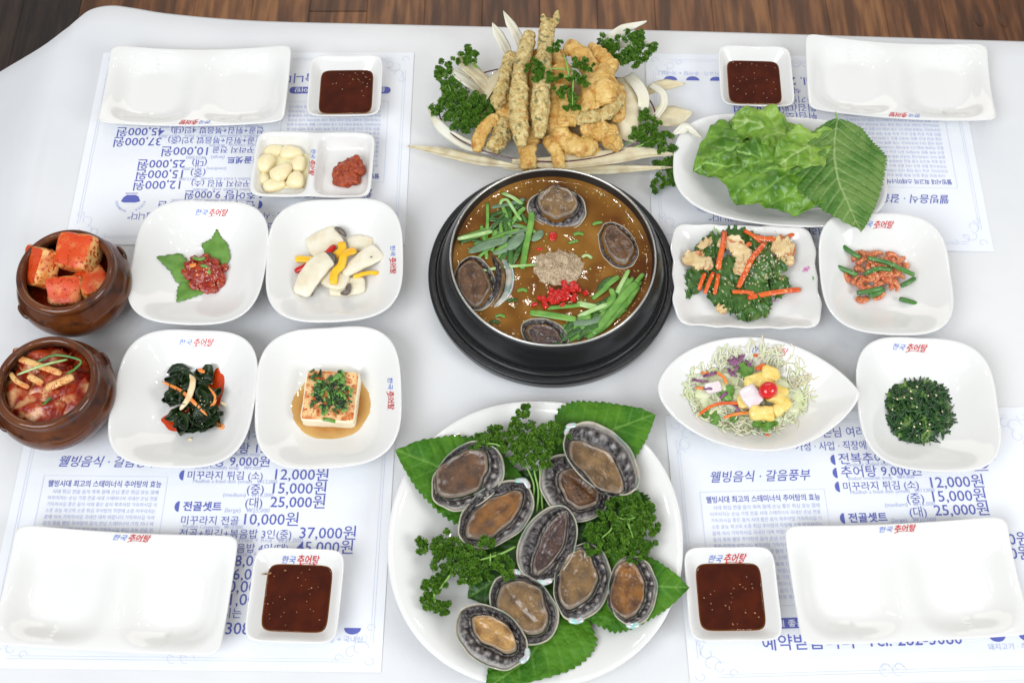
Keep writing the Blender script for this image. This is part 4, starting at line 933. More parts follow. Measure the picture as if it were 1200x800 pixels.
    for i in range(1, R2+1):
        s = i/R2
        for j in range(nf):
            t = 2*pi*j/nf; q = cc.lerp(foot_out(t), s)
            z = zt+.0016*math.exp(-((s-.90)/.07)**2)-.003*max(0, s-.93)/.07
            z += -.0013*math.exp(-((q.y-oy+.1*b_*math.sin(q.x/a*2.5+seed))/(b_*.09))**2)*(1-s**3)
            z += .0008*noise.noise(Vector((q.x*120, q.y*120, seed+3)))+.0005*noise.noise(Vector((q.x*330, q.y*330, seed)))+.0034*noise.noise(Vector((q.x*34, q.y*34, seed+8)))+.0012*noise.noise(Vector((q.x*75, q.y*75, seed+2)))
            vs.append(Vector((q.x, q.y, z))); tn.append(min(1, max(0, (s-.85-.05*noise.noise(Vector((t*6, seed, 4))))*10))*(.8+.5*noise.noise(Vector((t*3, seed, 2)))))
    for j in range(nf): fs.append((0, 1+j, 1+(j+1) % nf))
    for i in range(R2-1):
        for j in range(nf): fs.append((1+i*nf+j, 1+(i+1)*nf+j, 1+(i+1)*nf+(j+1) % nf, 1+i*nf+(j+1) % nf))
    m.add(vs, fs, tn); m.build('foot', foot_br[fi], root, world=False)
    return root
AG = 'raw abalones on the platter'
for i, (px, py, l, w_, ang, fi, off, fl, fw, nod, tilt, z, pe, lab) in enumerate((
    (547, 557, 92, 66, 44, 0, (-.04, .26), .70, .50, -1, (6, 0), .026, None, 'raw abalone at the upper left of the platter, on the perilla leaf tip'),
    (580, 602, 98, 62, 41, 1, (-.02, .06), .76, .40, -1, (4, 3), .022, 15, 'raw abalone with a glossy amber foot, second from the upper left'),
    (704, 538, 102, 66, -49, 2, (.06, -.42), .74, .44, 1, (-6, 0), .030, 185, 'raw abalone with a plain olive-brown foot at the upper right, lying over another'),
    (671, 569, 86, 70, -42, 0, (.12, .12), .56, .44, -1, (0, 4), .021, None, 'raw abalone half covered by the upper right one, orange-brown oval foot'),
    (643, 635, 92, 60, 64, 4, (.02, -.10), .78, .30, 1, (0, -3), .022, 205, 'raw abalone with a narrow purplish foot in the very middle of the platter'),
    (681, 681, 90, 62, 73, 2, (.04, .28), .72, .48, -1, (3, 0), .020, 190, 'raw abalone right of centre with one row of pale knobs, below the middle one'),
    (740, 691, 78, 54, 84, 1, (.02, .30), .78, .58, -1, (4, 0), .026, 185, 'raw abalone with a bright orange-brown foot at the right, on the perilla leaf'),
    (613, 712, 90, 66, -50, 2, (-.02, .02), .70, .56, 1, (0, 0), .021, 150, 'raw abalone with a broad tan foot, upper one of the bottom pair'),
    (574, 746, 90, 62, -37, 3, (.03, .20), .62, .36, -1, (-4, 0), .025, 10, 'raw abalone with a pale honey-coloured foot, lowest on the platter'))):
    q = P(px, py, z+.014); k_ = K(px, py, z+.014); q.z = z-.003
    q = q+Vector((0, 0, 0))
    abalone(q, l*k_*1.06, w_*k_*1.08, ang, fi, lab, AG, off, fl, fw, nod, tilt, i+1, kn=(.9, .6, .8, .25, .15, .8, .9, .3, .95)[i], egg=(.06, .05, -.05, .1, -.08, .04, .03, .06, .05)[i], pearl_end=pe)
SG = 'abalones in the stew'
def stew_ab(px, py, l, w_, ang, fi, tilt, dz, lab, **k_):
    q = P(px, py, ZB+.006); q.z = ZB+dz; kk = K(px, py, ZB); abalone(q, l*kk, w_*kk, ang, fi, lab, SG, tilt=tilt, **k_)
stew_ab(653, 241, 70, 50, -8, 2, (14, 0), -.012, 'abalone in the stew nearest the far rim, pale foot up and shell edge showing', off=(.0, .42), fl=.62, fw=.60, nod=-1, seed=21, foot_raise=.0005)
stew_ab(724, 284, 66, 44, -72, 0, (0, 0), -.0175, 'abalone at the right of the stew, nearly sunk in broth', off=(0, 0), fl=.75, fw=.5, nod=1, seed=22, foot_raise=.003)
stew_ab(556, 330, 74, 50, -84, 0, (0, 0), -.0150, 'abalone at the left rim of the stew with its brown foot upward', off=(0, -.1), fl=.78, fw=.55, nod=1, seed=23)
root = empty('abalone', P(584, 330, ZB), 'abalone lying on edge in the stew, showing dark frill and grey shell', 'abalone', SG)
for nm, mt, dx, wd, hh, am in (('frill', frill_m, 0, .0036, .0050, .0016), ('foot', foot_br[2], 5, .0030, .0045, .0008), ('shell', shell_m, 12, .0042, .0042, .0005), ('pearl_lip', pearl, 16.5, .0012, .0030, .0003)):
    m = MB(); sweep(m, [P(576+dx*.8, 299+dx*.2, ZB-.001), P(583+dx, 314, ZB+.001), P(584+dx*1.05, 330, ZB+.002), P(580+dx, 346, ZB+.001), P(570+dx*.7, 361, ZB-.001)], lambda u: wd*(.45+.6*math.sin(pi*u)), lambda u: hh*(.4+.6*math.sin(pi*u)), 14, 40, am, 160, 3); m.build(nm, mt, root)
stew_ab(638, 391, 60, 42, -28, 4, (0, 0), -.0150, 'dark abalone at the near rim of the stew, mostly sunk', off=(.05, -.1), fl=.7, fw=.5, nod=1, seed=25)

# ================================================================ PARSLEY
def parsley(pxs, stems, label, group=None, seed=0, dens=1.0, grow=1.5, mt=parsley_m, cat='parsley', leafs=290, size=.0029):
    """clumps: (px, py, z, radius in px) of curled leaf; stems: lists of photo points"""
    r = random.Random(seed); m = MB(); root_pt = P(*stems[0][0]) if stems else P(*pxs[0][:3])
    for (px, py, z, rp) in pxs:
        c_ = P(px, py, z); rw = rp*K(px, py, z); rw *= grow; cnt = int(leafs*dens*(rp/9)**2)
        nl = max(4, int((rp/9)**2*9)); lobes = []
        for _ in range(nl):
            a = r.uniform(0, 2*pi); d = rw*.80*math.sqrt(r.random()); lobes.append(Vector((math.cos(a)*d, math.sin(a)*d, rw*.45*r.uniform(-.3, 1)*(1-.5*d/rw))))
        for i in range(cnt):
            lo_ = lobes[i % nl]; d = Vector((r.gauss(0, 1), r.gauss(0, 1), r.gauss(.5, .8))).normalized()
            q = c_+lo_+d*rw*r.uniform(.07, .27); s = size*r.uniform(.55, 1.1)
            x = d.cross(Vector((r.gauss(0, 1), r.gauss(0, 1), r.gauss(0, 1)))).normalized(); y = d.cross(x)
            nrm = (d*.8+Vector((r.gauss(0, .4), r.gauss(0, .4), .4))).normalized(); x = nrm.cross(y).normalized(); y = x.cross(nrm)
            # a lobed fan with curled-up edge
            vs = [q]; k5 = 7
            for j in range(k5):
                t = pi*1.35*(j/(k5-1)-.5); rr = s*(1 if j % 2 == 0 else .58); vs.append(q+x*math.cos(t)*rr+y*math.sin(t)*rr+nrm*(s*.42*(1 if j % 2 else -.3)+r.uniform(-.12, .12)*s))
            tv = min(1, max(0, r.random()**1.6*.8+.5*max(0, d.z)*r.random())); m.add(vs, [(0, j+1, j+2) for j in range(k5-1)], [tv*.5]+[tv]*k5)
    leaf_o = m
    root = empty('parsley_sprig', Vector((root_pt.x, root_pt.y, max(0, root_pt.z-.002))), label, cat, group)
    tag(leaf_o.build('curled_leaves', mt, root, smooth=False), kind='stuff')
    for s_ in stems:
        s = MB(); sweep(s, [P(*p) for p in s_], lambda u: .0011*(1.25-.6*u), n=7, m=5*len(s_), amp=0); s.build('stem', stem_m, root)
PGp = 'curly parsley sprigs'
z0 = .040
parsley([(561, 519, z0, 10), (573, 512, z0, 10), (590, 510, z0+.004, 10), (608, 488, z0+.006, 8), (614, 483, z0+.006, 7), (600, 499, z0+.004, 8), (617, 510, z0+.008, 13), (606, 524, z0+.006, 13), (630, 522, z0+.008, 14), (644, 511, z0+.006, 12), (655, 508, z0+.006, 10), (634, 540, z0+.005, 10), (615, 536, z0+.006, 11), (588, 521, z0+.002, 7)],
        [[(622, 595, .022), (626, 570, .032), (618, 548, .040), (612, 535, .044)], [(629, 600, .022), (631, 575, .034), (626, 550, .042), (628, 530, .046)], [(636, 598, .02), (634, 572, .032), (632, 545, .042)], [(594, 528, .045), (583, 521, .046), (570, 519, .044)], [(612, 500, .046), (609, 492, .047)]],
        'big curly parsley bunch with pale stems at the top of the abalone platter', PGp, 1)
parsley([(500, 640, .030, 11), (510, 648, .032, 11), (523, 634, .032, 10), (527, 650, .036, 12), (545, 645, .038, 11), (573, 636, .042, 9), (541, 662, .036, 12), (558, 658, .038, 11), (574, 655, .038, 9), (590, 661, .038, 9), (514, 672, .032, 10), (503, 690, .030, 9), (515, 684, .032, 9), (505, 703, .029, 9), (512, 713, .028, 9), (522, 712, .028, 7), (545, 678, .034, 9), (563, 676, .034, 10), (596, 670, .038, 8)],
        [[(604, 640, .036), (588, 648, .042), (565, 655, .044), (540, 660, .042)], [(574, 662, .042), (575, 648, .046)], [(530, 670, .038), (515, 690, .036)], [(508, 690, .034), (510, 706, .032)]],
        'spreading curly parsley bunch at the lower left of the abalone platter', PGp, 2)
parsley([(736, 583, .036, 10), (748, 588, .038, 9), (757, 600, .038, 10), (741, 603, .040, 11), (724, 592, .038, 9), (762, 617, .038, 9), (745, 622, .040, 12), (727, 618, .040, 11), (711, 610, .038, 10), (700, 625, .038, 11), (712, 636, .040, 11), (731, 640, .040, 12), (752, 636, .038, 11), (762, 640, .036, 8), (741, 652, .038, 10), (697, 641, .038, 8), (722, 650, .038, 8)],
        [[(715, 600, .034), (730, 608, .044), (745, 606, .046)], [(722, 603, .034), (716, 620, .044), (705, 630, .045)], [(735, 610, .044), (742, 630, .046)]],
        'curly parsley bunch at the right of the abalone platter, above the perilla leaf tip', PGp, 3)
# around the fried dish
parsley([(547, 61, .050, 9), (552, 68, .048, 8), (531, 72, .045, 6)], [[(566, 86, .030), (556, 74, .042), (549, 62, .050)], [(563, 84, .032), (553, 75, .044)]], 'small curly parsley sprig on a bent stem at the far left of the fried dish', PGp, 4)
parsley([(519, 82, .032, 9), (523, 93, .034, 10), (528, 104, .034, 10), (518, 126, .032, 12), (530, 120, .036, 12), (541, 128, .038, 12), (548, 118, .038, 12), (535, 142, .036, 12), (549, 150, .034, 11), (556, 138, .036, 11), (566, 124, .038, 11), (571, 132, .036, 8), (545, 100, .030, 5)], [[(545, 130, .026), (530, 110, .036), (522, 90, .038)]], 'dark curly parsley mass at the left of the fried dish', PGp, 5)
parsley([(714, 52, .050, 11), (722, 62, .052, 9), (733, 66, .050, 11), (740, 47, .054, 10), (748, 44, .054, 9), (758, 56, .052, 9), (753, 66, .050, 9), (741, 72, .048, 8), (705, 58, .046, 6)], [[(716, 78, .030), (724, 66, .044), (734, 56, .052)], [(721, 78, .030), (737, 62, .050), (739, 48, .055)], [(730, 72, .042), (750, 58, .052)]], 'curly parsley sprig on the far right of the fried dish', PGp, 6)
parsley([(648, 60, .086, 8), (656, 52, .086, 6), (625, 73, .084, 9), (634, 82, .086, 9), (628, 90, .084, 9), (645, 92, .086, 9), (620, 82, .084, 7), (680, 74, .084, 10), (690, 77, .082, 8), (673, 92, .084, 9), (682, 96, .082, 9), (661, 109, .082, 9), (672, 114, .080, 8), (676, 124, .078, 8), (668, 128, .078, 8), (659, 92, .086, 6), (654, 104, .084, 6)],
        [[(671, 82, .082), (655, 81, .088), (640, 80, .088)], [(667, 90, .084), (664, 75, .090), (660, 62, .090)], [(660, 90, .086), (675, 90, .086)], [(672, 92, .086), (671, 110, .084), (671, 124, .082)]], 'branching curly parsley sprig laid on top of the fried sticks', PGp, 7, dens=.55, grow=1.1)
parsley([(750, 134, .036, 8), (756, 140, .036, 9), (766, 146, .036, 7), (745, 152, .034, 8), (760, 157, .034, 10), (750, 165, .032, 9), (770, 160, .032, 8), (778, 163, .032, 8), (784, 174, .028, 8), (773, 172, .028, 7), (762, 168, .030, 7), (786, 186, .02, 8)],
        [[(730, 170, .024), (748, 162, .034), (757, 150, .038)], [(731, 176, .024), (752, 170, .034), (768, 160, .034)]], 'curly parsley sprig at the near right of the fried dish', PGp, 8)
parsley([(778, 192, .016, 9), (788, 194, .016, 9), (786, 205, .012, 9), (776, 213, .010, 8), (770, 219, .009, 7), (792, 212, .01, 7)], [[(790, 190, .014), (782, 206, .013), (773, 217, .010)]], 'curly parsley piece lying on the cloth below the fried dish husk tips', PGp, 9)

# ================================================================ FRIED DISH
gc = P(641, 133, .03); gx = .140; gy = .078
root = empty('glass_dish', (gc.x, gc.y, .0005), 'oval clear glass dish with a thin purple rim under the fried food', 'dish', None, rad(-2))
m = MB(); prof = [(.0, .004), (.45, .004), (.62, .008), (.80, .018), (.93, .026), (1.0, .0295), (1.0, .0310), (.99, .0318), (.93, .0285), (.80, .0205), (.62, .0105), (.45, .0062), (.0, .0062)]
pv = spline([(a, b_, 0) for a, b_ in prof], 36); lathe(m, (0, 0, 0), [(max(.0005, p.x), p.y) for p in pv], 96, gx, gy); m.build('glass_bowl', glass_m, root, world=False)
m = MB(); n = 120; ring = [Vector((gx*1.0*math.cos(2*pi*j/n), gy*1.0*math.sin(2*pi*j/n), .0318)) for j in range(n+1)]; sweep(m, ring, .0011, .0009, 6, n+1, cap=False); m.build('rim', glass_rim, root, world=False)
m = MB(); grid(m, lambda u, v: Vector((gx*(.70+.12*u), gy*(.38+.16*v*(1-u*u)), .0205+.001*v)), 10, 6); m.build('frosted_print', milky, root, world=False)
HG = 'pale dried husk strips round the fried food'
def ribbon(name, pxs, wpx, mt, lab, tip=True, group=HG, nv=7, curl=.0, both=False, w0=.25, th=.0005, wavy=.001, tilt=0):
    pts = [P(*p) for p in pxs]; nu = 10*len(pts); c_ = spline(pts, nu); W = wpx*K(pxs[0][0], pxs[0][1], pxs[0][2])
    ph = R.uniform(0, 9)
    def f(u, v):
        i = min(nu-1, int(round(u*(nu-1)))); t = (c_[min(nu-1, i+1)]-c_[max(0, i-1)]).normalized(); s = t.cross(Vector((0, 0, 1))).normalized()
        s = Matrix.Rotation(tilt, 3, t) @ s; k_ = min(1, (1-u)/.35)**.8 if tip else 1
        if both: k_ *= min(1, u/.35)**.8
        k_ = max(k_, .03)*(w0+(1-w0)*min(1, u/.3) if not both else 1)
        return c_[i]+s*(v*W/2*k_)+Vector((0, 0, curl*W*v*v+wavy*math.sin(v*6+ph+u*4)))
    m = MB(); grid(m, f, nu, nv); o = m.build(name, mt); solid(o, th); return tag(o, lab, 'husk strip', group)
# tan sheet lying in the dish
m = MB(); grid(m, lambda u, v: P(640, 130, .022)+Vector(((u-.5)*.215, v*.052*math.sin(pi*min(.98, max(.02, u)))**.5-.002, .004*math.sin(u*9)+.0045*(2*u-1)**2*2+.0015*noise.noise(Vector((u*6, v*3, 4)))+.004*abs(v)**3)), 44, 16)
tag(solid(m.build('husk_sheet', husk_paper), .0006), 'tan translucent husk sheet lining the glass dish under the fried food', 'husk sheet')
ribbon('husk_strip', [(610, 196, .030), (560, 188, .024), (520, 179, .014), (478, 172, .008)], 14, husk, 'long pale husk strip running out to the left in front of the pile', curl=.1)
ribbon('husk_strip', [(600, 190, .031), (650, 192, .031), (710, 186, .032), (755, 180, .030), (796, 182, .026)], 20, husk, 'broad husk strip along the dish front, upper of two tips at right', curl=.1)
ribbon('husk_strip', [(590, 197, .027), (650, 200, .027), (720, 199, .025), (790, 197, .020)], 12, husk, 'narrow husk strip along the dish front, lower of two tips at right', curl=.1)
ribbon('husk_strip', [(600, 75, .040), (592, 55, .052), (583, 38, .060), (577, 27, .066)], 17, husk_w, 'white husk blade standing up behind the leftmost fried stick', tilt=.5)
ribbon('husk_strip', [(615, 70, .044), (606, 42, .058), (598, 27, .066), (590, 13, .072)], 16, husk_w, 'tallest white husk blade pointing over the floor behind the fried sticks', tilt=.5)
ribbon('husk_strip', [(690, 66, .034), (712, 48, .044), (732, 34, .052), (758, 25, .058)], 13, husk_w, 'white husk blade pointing to the far right behind the parsley', tilt=.4)
ribbon('husk_strip', [(705, 60, .034), (730, 52, .040), (768, 51, .046)], 10, husk_w, 'narrow white husk tip under the far right parsley', tilt=.2)
ribbon('husk_strip', [(580, 118, .034), (566, 95, .040), (548, 78, .042), (536, 62, .046)], 22, husk, 'broad pale husk fanning out at the far left of the dish', tilt=.4)
ribbon('husk_strip', [(562, 106, .028), (545, 92, .036), (527, 80, .036)], 20, husk_w, 'short whitish husk piece behind the left parsley', tilt=.3, w0=.6)
ribbon('husk_strip', [(560, 122, .034), (574, 100, .042), (590, 84, .046), (604, 76, .046)], 26, husk, 'wide upright husk piece left of the fried sticks', tilt=-.6, w0=.8, tip=False)
ribbon('husk_strip', [(580, 178, .030), (545, 168, .030), (516, 148, .033), (500, 124, .032)], 13, husk_w, 'curved white husk edge following the left rim of the dish', tilt=-.4, w0=.6)
ribbon('husk_strip', [(736, 88, .034), (747, 100, .044), (754, 115, .046), (752, 132, .036)], 13, husk_w, 'white arched husk band at the right of the fried food, inner of two', tip=False, w0=1, tilt=.2)
ribbon('husk_strip', [(763, 99, .034), (776, 108, .042), (778, 122, .042), (768, 138, .032)], 9, husk_w, 'white arched husk band at the right of the fried food, outer of two', tip=False, w0=1, tilt=.2)
ribbon('husk_strip', [(722, 92, .032), (734, 112, .042), (735, 140, .042), (731, 164, .032)], 28, husk, 'broad tan husk band bending round the right side of the fried food', tip=False, w0=1, curl=-.15, tilt=.1)
ribbon('husk_strip', [(752, 112, .028), (775, 100, .030), (803, 98, .030)], 15, husk, 'pale see-through husk tip pointing right towards the far sauce dish', tilt=.1)
ribbon('husk_strip', [(755, 134, .028), (785, 136, .029), (812, 132, .030)], 30, husk, 'wide pale husk tip pointing right over the cloth', w0=.6)
ribbon('husk_strip', [(788, 158, .034), (799, 152, .038), (806, 149, .038), (822, 162, .034)], 12, husk_w, 'white husk tip overhanging the left end of the lettuce plate', w0=.2)
FG = 'fried sticks'
def stick(pxs, wpx, lab, mt=batter_crumb, amp=.0018, freq=170, name='fried_stick', cat='fried stick', group=FG, seed=1, fleck=.50, hz=None, mfac=34, n=34, taper=.6, cap_w=None):
    pts = [P(*p) for p in pxs]; k_ = K(*pxs[0]); mb = MB(); w_ = wpx*k_/2*(.78 if cat == 'fried stick' else 1)
    rr = random.Random(seed); ph = rr.uniform(0, 9)
    fy = lambda u: w_*(1+.10*math.sin(u*9+ph)+.06*math.sin(u*23+ph))*(min(1, .55+u*5) if u < .5 else min(1, .55+(1-u)*5))
    tn = lambda p: sm(fleck-.06, fleck+.1, N(p, 190, seed+40))
    sweep(mb, pts, fy, (lambda u: fy(u)*(hz or .85)), n, mfac*len(pts), amp, freq, seed, taper=taper, tone=tn if fleck < .9 else 0)
    v = [p+Vector((N(p, 520, 3), N(p, 520, 4), N(p, 520, 5)))*(amp*.55) for p in mb.v]; mb.v = v
    return tag(mb.build(name, mt), lab, cat, group)
stick([(600, 62, .052), (589, 100, .058), (582, 128, .052)], 21, 'shortest crumbed stick, leftmost of the pile', seed=1)
stick([(621, 38, .062), (610, 85, .072), (608, 130, .068), (611, 172, .060)], 25, 'long thick crumbed stick, second from the left', seed=2, fleck=.42)
stick([(643, 24, .062), (638, 60, .070), (634, 110, .074), (632, 162, .062)], 25, 'long crumbed stick with a ragged dark end, under the parsley', seed=3, fleck=.40)
for a in ([(642, 35, .063), (638, 26, .066), (636, 17, .066)], [(646, 36, .063), (651, 24, .068), (653, 13, .068)]):
    stick(a, 9, 'ragged crumbed tip at the far end of the longest stick', seed=7, name='fried_tip', group='ragged fried tips', fleck=.36)
stick([(584, 138, .045), (572, 146, .046), (563, 160, .040), (558, 178, .034)], 16, 'pale fried piece with drips at the left of the pile', batter, .0022, 120, seed=8, fleck=.95, name='fried_piece', cat='fried piece', group='golden battered pieces')
stick([(592, 138, .044), (587, 160, .040), (576, 176, .036)], 21, 'greenish crumbed piece at the near left of the pile', seed=9, fleck=.22, name='fried_piece', cat='fried piece', group='golden battered pieces')
GG = 'golden battered pieces'
def gold(pxs, wpx, lab, seed, amp=.0018, freq=100, mt=batter, fleck=.95, **k_): stick(pxs, wpx, lab, mt, amp, freq, 'fried_piece', 'fried piece', GG, seed, fleck, **k_)
gold([(617, 160, .040), (618, 178, .037), (620, 200, .032)], 20, 'golden stick end poking out under the near edge of the pile, left one', 11, fleck=.95)
gold([(640, 160, .040), (652, 176, .037), (657, 200, .032)], 17, 'bent golden stick end poking out under the near edge, right one', 12)
gold([(663, 56, .064), (674, 58, .068), (688, 76, .066), (700, 98, .058)], 22, 'smooth golden piece curving down behind the top parsley', 13)
gold([(697, 60, .056), (706, 70, .062), (722, 84, .056)], 20, 'golden piece with a pointed knob at the upper right of the pile', 14, .0026)
gold([(693, 52, .058), (697, 64, .060)], 9, 'small pointed golden knob at the upper right edge', 15)
gold([(704, 80, .060), (708, 105, .064), (712, 124, .056)], 30, 'large rounded golden piece on the right of the pile', 16, .0028, 75)
gold([(690, 85, .066), (690, 110, .066), (678, 132, .058), (664, 145, .052)], 18, 'golden piece running down along the right of the parsley', 17)
gold([(660, 112, .062), (662, 130, .060), (659, 150, .052)], 16, 'short golden finger pointing down at the middle of the pile', 18)
gold([(672, 137, .054), (695, 137, .058), (715, 130, .056), (724, 112, .050)], 17, 'curled crumb-flecked ring piece bending round the right side', 19, mt=batter_crumb, fleck=.42)
gold([(724, 126, .050), (720, 108, .054), (716, 94, .052)], 14, 'golden crust strip at the far right of the pile', 20)
gold([(648, 140, .046), (660, 162, .044), (680, 172, .040), (698, 166, .038)], 24, 'darker golden curl at the near right of the pile', 21, .003, 80)
gold([(680, 150, .044), (700, 150, .046), (702, 166, .042)], 22, 'bumpy golden piece above the near right curl', 22, .003, 80)
gold([(714, 150, .042), (716, 165, .042), (728, 172, .036)], 20, 'knobbly golden nugget at the near right corner of the pile', 23, .0032, 75)
gold([(650, 172, .032), (675, 180, .030), (705, 176, .028)], 16, 'golden piece lying lowest along the near right edge', 24, .0026, 90)
gold([(644, 108, .056), (650, 130, .054), (646, 156, .044)], 22, 'brown golden piece deep between the sticks and the curls', 25)
gold([(655, 80, .062), (660, 100, .060)], 26, 'golden piece hidden under the top parsley sprig', 26)
gold([(600, 130, .044), (598, 155, .040)], 20, 'golden piece in the gap left of the long sticks', 27)
gold([(622, 150, .044), (624, 170, .038)], 16, 'golden piece in the gap between the two long sticks', 28)

for i, (a, w_, lab) in enumerate((([(630, 60, .050), (624, 100, .056), (622, 140, .052)], 18, 'between the two long crumbed sticks'), ([(600, 90, .046), (592, 120, .046), (588, 150, .040)], 18, 'under the shortest crumbed stick'), ([(652, 60, .052), (655, 90, .056), (652, 120, .052)], 20, 'right of the longest crumbed stick'),
    ([(722, 100, .046), (726, 120, .044), (722, 144, .040)], 16, 'at the outer right edge of the pile'), ([(680, 118, .058), (694, 122, .060), (706, 116, .058)], 15, 'just below the top parsley'), ([(640, 165, .036), (668, 168, .036), (690, 178, .032)], 15, 'low at the near side of the pile'))):
    gold(a, w_, 'golden battered piece '+lab, 40+i, .0024, 110)
# ================================================================ LETTUCE
LG = 'lettuce and perilla leaves on the oblong plate'
leaf((935, 150, .034), (812, 200, .034), 92, lettuce_m, 'ruffled lettuce leaf at the left end of the oblong plate', 'lettuce leaf', LG, teeth=0, ruffle=.006, edge_ruffle=.004, arch=.012, veins=6, seed=11, keys=('let',), name='lettuce_leaf', stem=False, irregular=.25, broad=.55, vein_amp=.002, nu=90, nv=46)
leaf((950, 175, .040), (855, 140, .046), 70, lettuce_y, 'pale green lettuce leaf folded at the top of the plate', 'lettuce leaf', LG, teeth=0, ruffle=.008, edge_ruffle=.006, arch=.010, veins=5, seed=12, keys=('let',), name='lettuce_leaf', stem=False, irregular=.3, broad=.6, vein_amp=.002, nu=80, nv=40)
leaf((940, 215, .034), (862, 178, .052), 66, lettuce_m, 'lettuce leaf standing up a little behind the big front leaf', 'lettuce leaf', LG, teeth=0, ruffle=.007, edge_ruffle=.005, arch=.012, veins=5, seed=13, keys=('let',), name='lettuce_leaf', stem=False, irregular=.3, broad=.6, vein_amp=.002, nu=80, nv=40)
leaf((1000, 232, .030), (822, 192, .038), 104, lettuce_m, 'largest lettuce leaf, puckered and glossy, hanging over the near rim of the plate', 'lettuce leaf', LG, teeth=0, ruffle=.007, edge_ruffle=.007, arch=.020, veins=7, seed=14, keys=('let',), name='lettuce_leaf', stem=False, irregular=.22, broad=.5, vein_amp=.003, nu=120, nv=60, tipf=.7)
leaf((975, 160, .046), (905, 200, .054), 60, lettuce_y, 'curled pale lettuce edge just left of the perilla leaf', 'lettuce leaf', LG, teeth=0, ruffle=.006, edge_ruffle=.007, arch=.010, veins=5, seed=15, keys=('let',), name='lettuce_leaf', stem=False, irregular=.3, broad=.5, vein_amp=.002, cup=.006, nu=80, nv=40)
leaf((981, 141, .052), (1009, 272, .040), 124, perilla_back, 'large pale-backed perilla leaf lying on the lettuce, its tip hanging off the plate', 'perilla leaf', LG, teeth=40, tooth=.10, ruffle=.0025, edge_ruffle=.0016, arch=.008, veins=11, seed=16, keys=(), bend=-.13, broad=.38, vt=1, vein_amp=.0055, nu=201, nv=51)

# ================================================================ SIDE DISHES
def at_z(key, px, py, up):
    z = .012
    for _ in range(4): q = P(px, py, z); z = inner_z(key, q.x, q.y)+up
    return P(px, py, z)
def cutleaf(pts, z, lab, key='b4', mt=cut_leaf):
    base_ = [at_z(key, x, y, z) for x, y in pts]; c_ = sum(base_, Vector())/len(base_); m = MB(); vs = [c_+Vector((0, 0, .0015))]; rim_ = []
    for i, p in enumerate(base_):
        q = base_[(i+1) % len(base_)]
        for k_ in range(6):
            t = k_/6; e = p.lerp(q, t); d = (e-c_).normalized(); rim_.append(e+d*(.0012 if k_ % 2 else -.0004))
    n = len(rim_)
    for s in (.4, .75, 1): vs += [c_.lerp(e, s)+Vector((0, 0, .0015*(1-s)+.0008*noise.noise(Vector((e.x*90, e.y*90, s*2))))) for e in rim_]
    fs = [(0, 1+j, 1+(j+1) % n) for j in range(n)]
    for i in range(2):
        for j in range(n): fs.append((1+i*n+j, 1+(i+1)*n+j, 1+(i+1)*n+(j+1) % n, 1+i*n+(j+1) % n))
    m.add(vs, fs); return tag(solid(m.build('cut_leaf', mt), .0005), lab, 'leaf', 'cut green leaf pieces under the red seafood')
cutleaf([(183, 301), (212, 297), (224, 310), (222, 330), (207, 331), (200, 318)], .0012, 'long pointed leaf piece sticking out to the left of the red seafood')
cutleaf([(208, 338), (214, 328), (238, 332), (243, 342), (226, 348), (207, 354)], .001, 'leaf piece showing below the red seafood')
cutleaf([(236, 286), (248, 280), (254, 268), (260, 280), (266, 285), (270, 302), (264, 312), (244, 306)], .0018, 'upright leaf piece behind the red seafood at the upper right')
ctr = at_z('b4', 238, 321, 0); zc = ctr.z
mm_ = [(238, 318, 15, .009), (226, 322, 9, .005), (250, 318, 11, .008), (256, 324, 9, .005), (230, 333, 9, .004), (243, 335, 10, .005), (229, 305, 6, .008), (240, 303, 7, .009), (250, 308, 8, .007), (222, 312, 7, .005), (262, 314, 6, .004), (250, 338, 6, .003), (236, 326, 11, .009), (214, 319, 5, .003), (258, 332, 6, .003), (247, 325, 9, .009)]
for i, (px, py, r_, z) in enumerate(mm_):
    m = MB(); k_ = K(px, py, .02); blob(m, P(px, py, zc+z*.75), (r_*k_*1.05, r_*k_*.9, r_*k_*.55), 4, .0022, 150, i, (R.uniform(-.3, .3), R.uniform(-.3, .3), R.uniform(0, 3)))
    tag(m.build('red_seafood_piece', raw_m), 'glossy raw chunk '+where(px, py, 240, 321, 26, 22)+' of the red seafood mound', 'raw seafood', 'chunks of raw red seafood')
for a, lab in (([(226, 302, 8), (234, 304, 11), (240, 302, 10)], 'short green onion slice on top of the red seafood'), ([(235, 311, 12), (242, 313, 12), (246, 321, 10)], 'curved green onion slice in the middle of the red seafood')):
    strip('green_onion', [(x, y, zc+h*.001+.003) for x, y, h in a], 4, 3, chive_m, lab, 'green onion', None, 6)
strip('carrot_bit', [(222, 312, zc+.012), (230, 310, zc+.014)], 5, 3, carrot_m, 'small orange bit on the red seafood', 'orange bit')
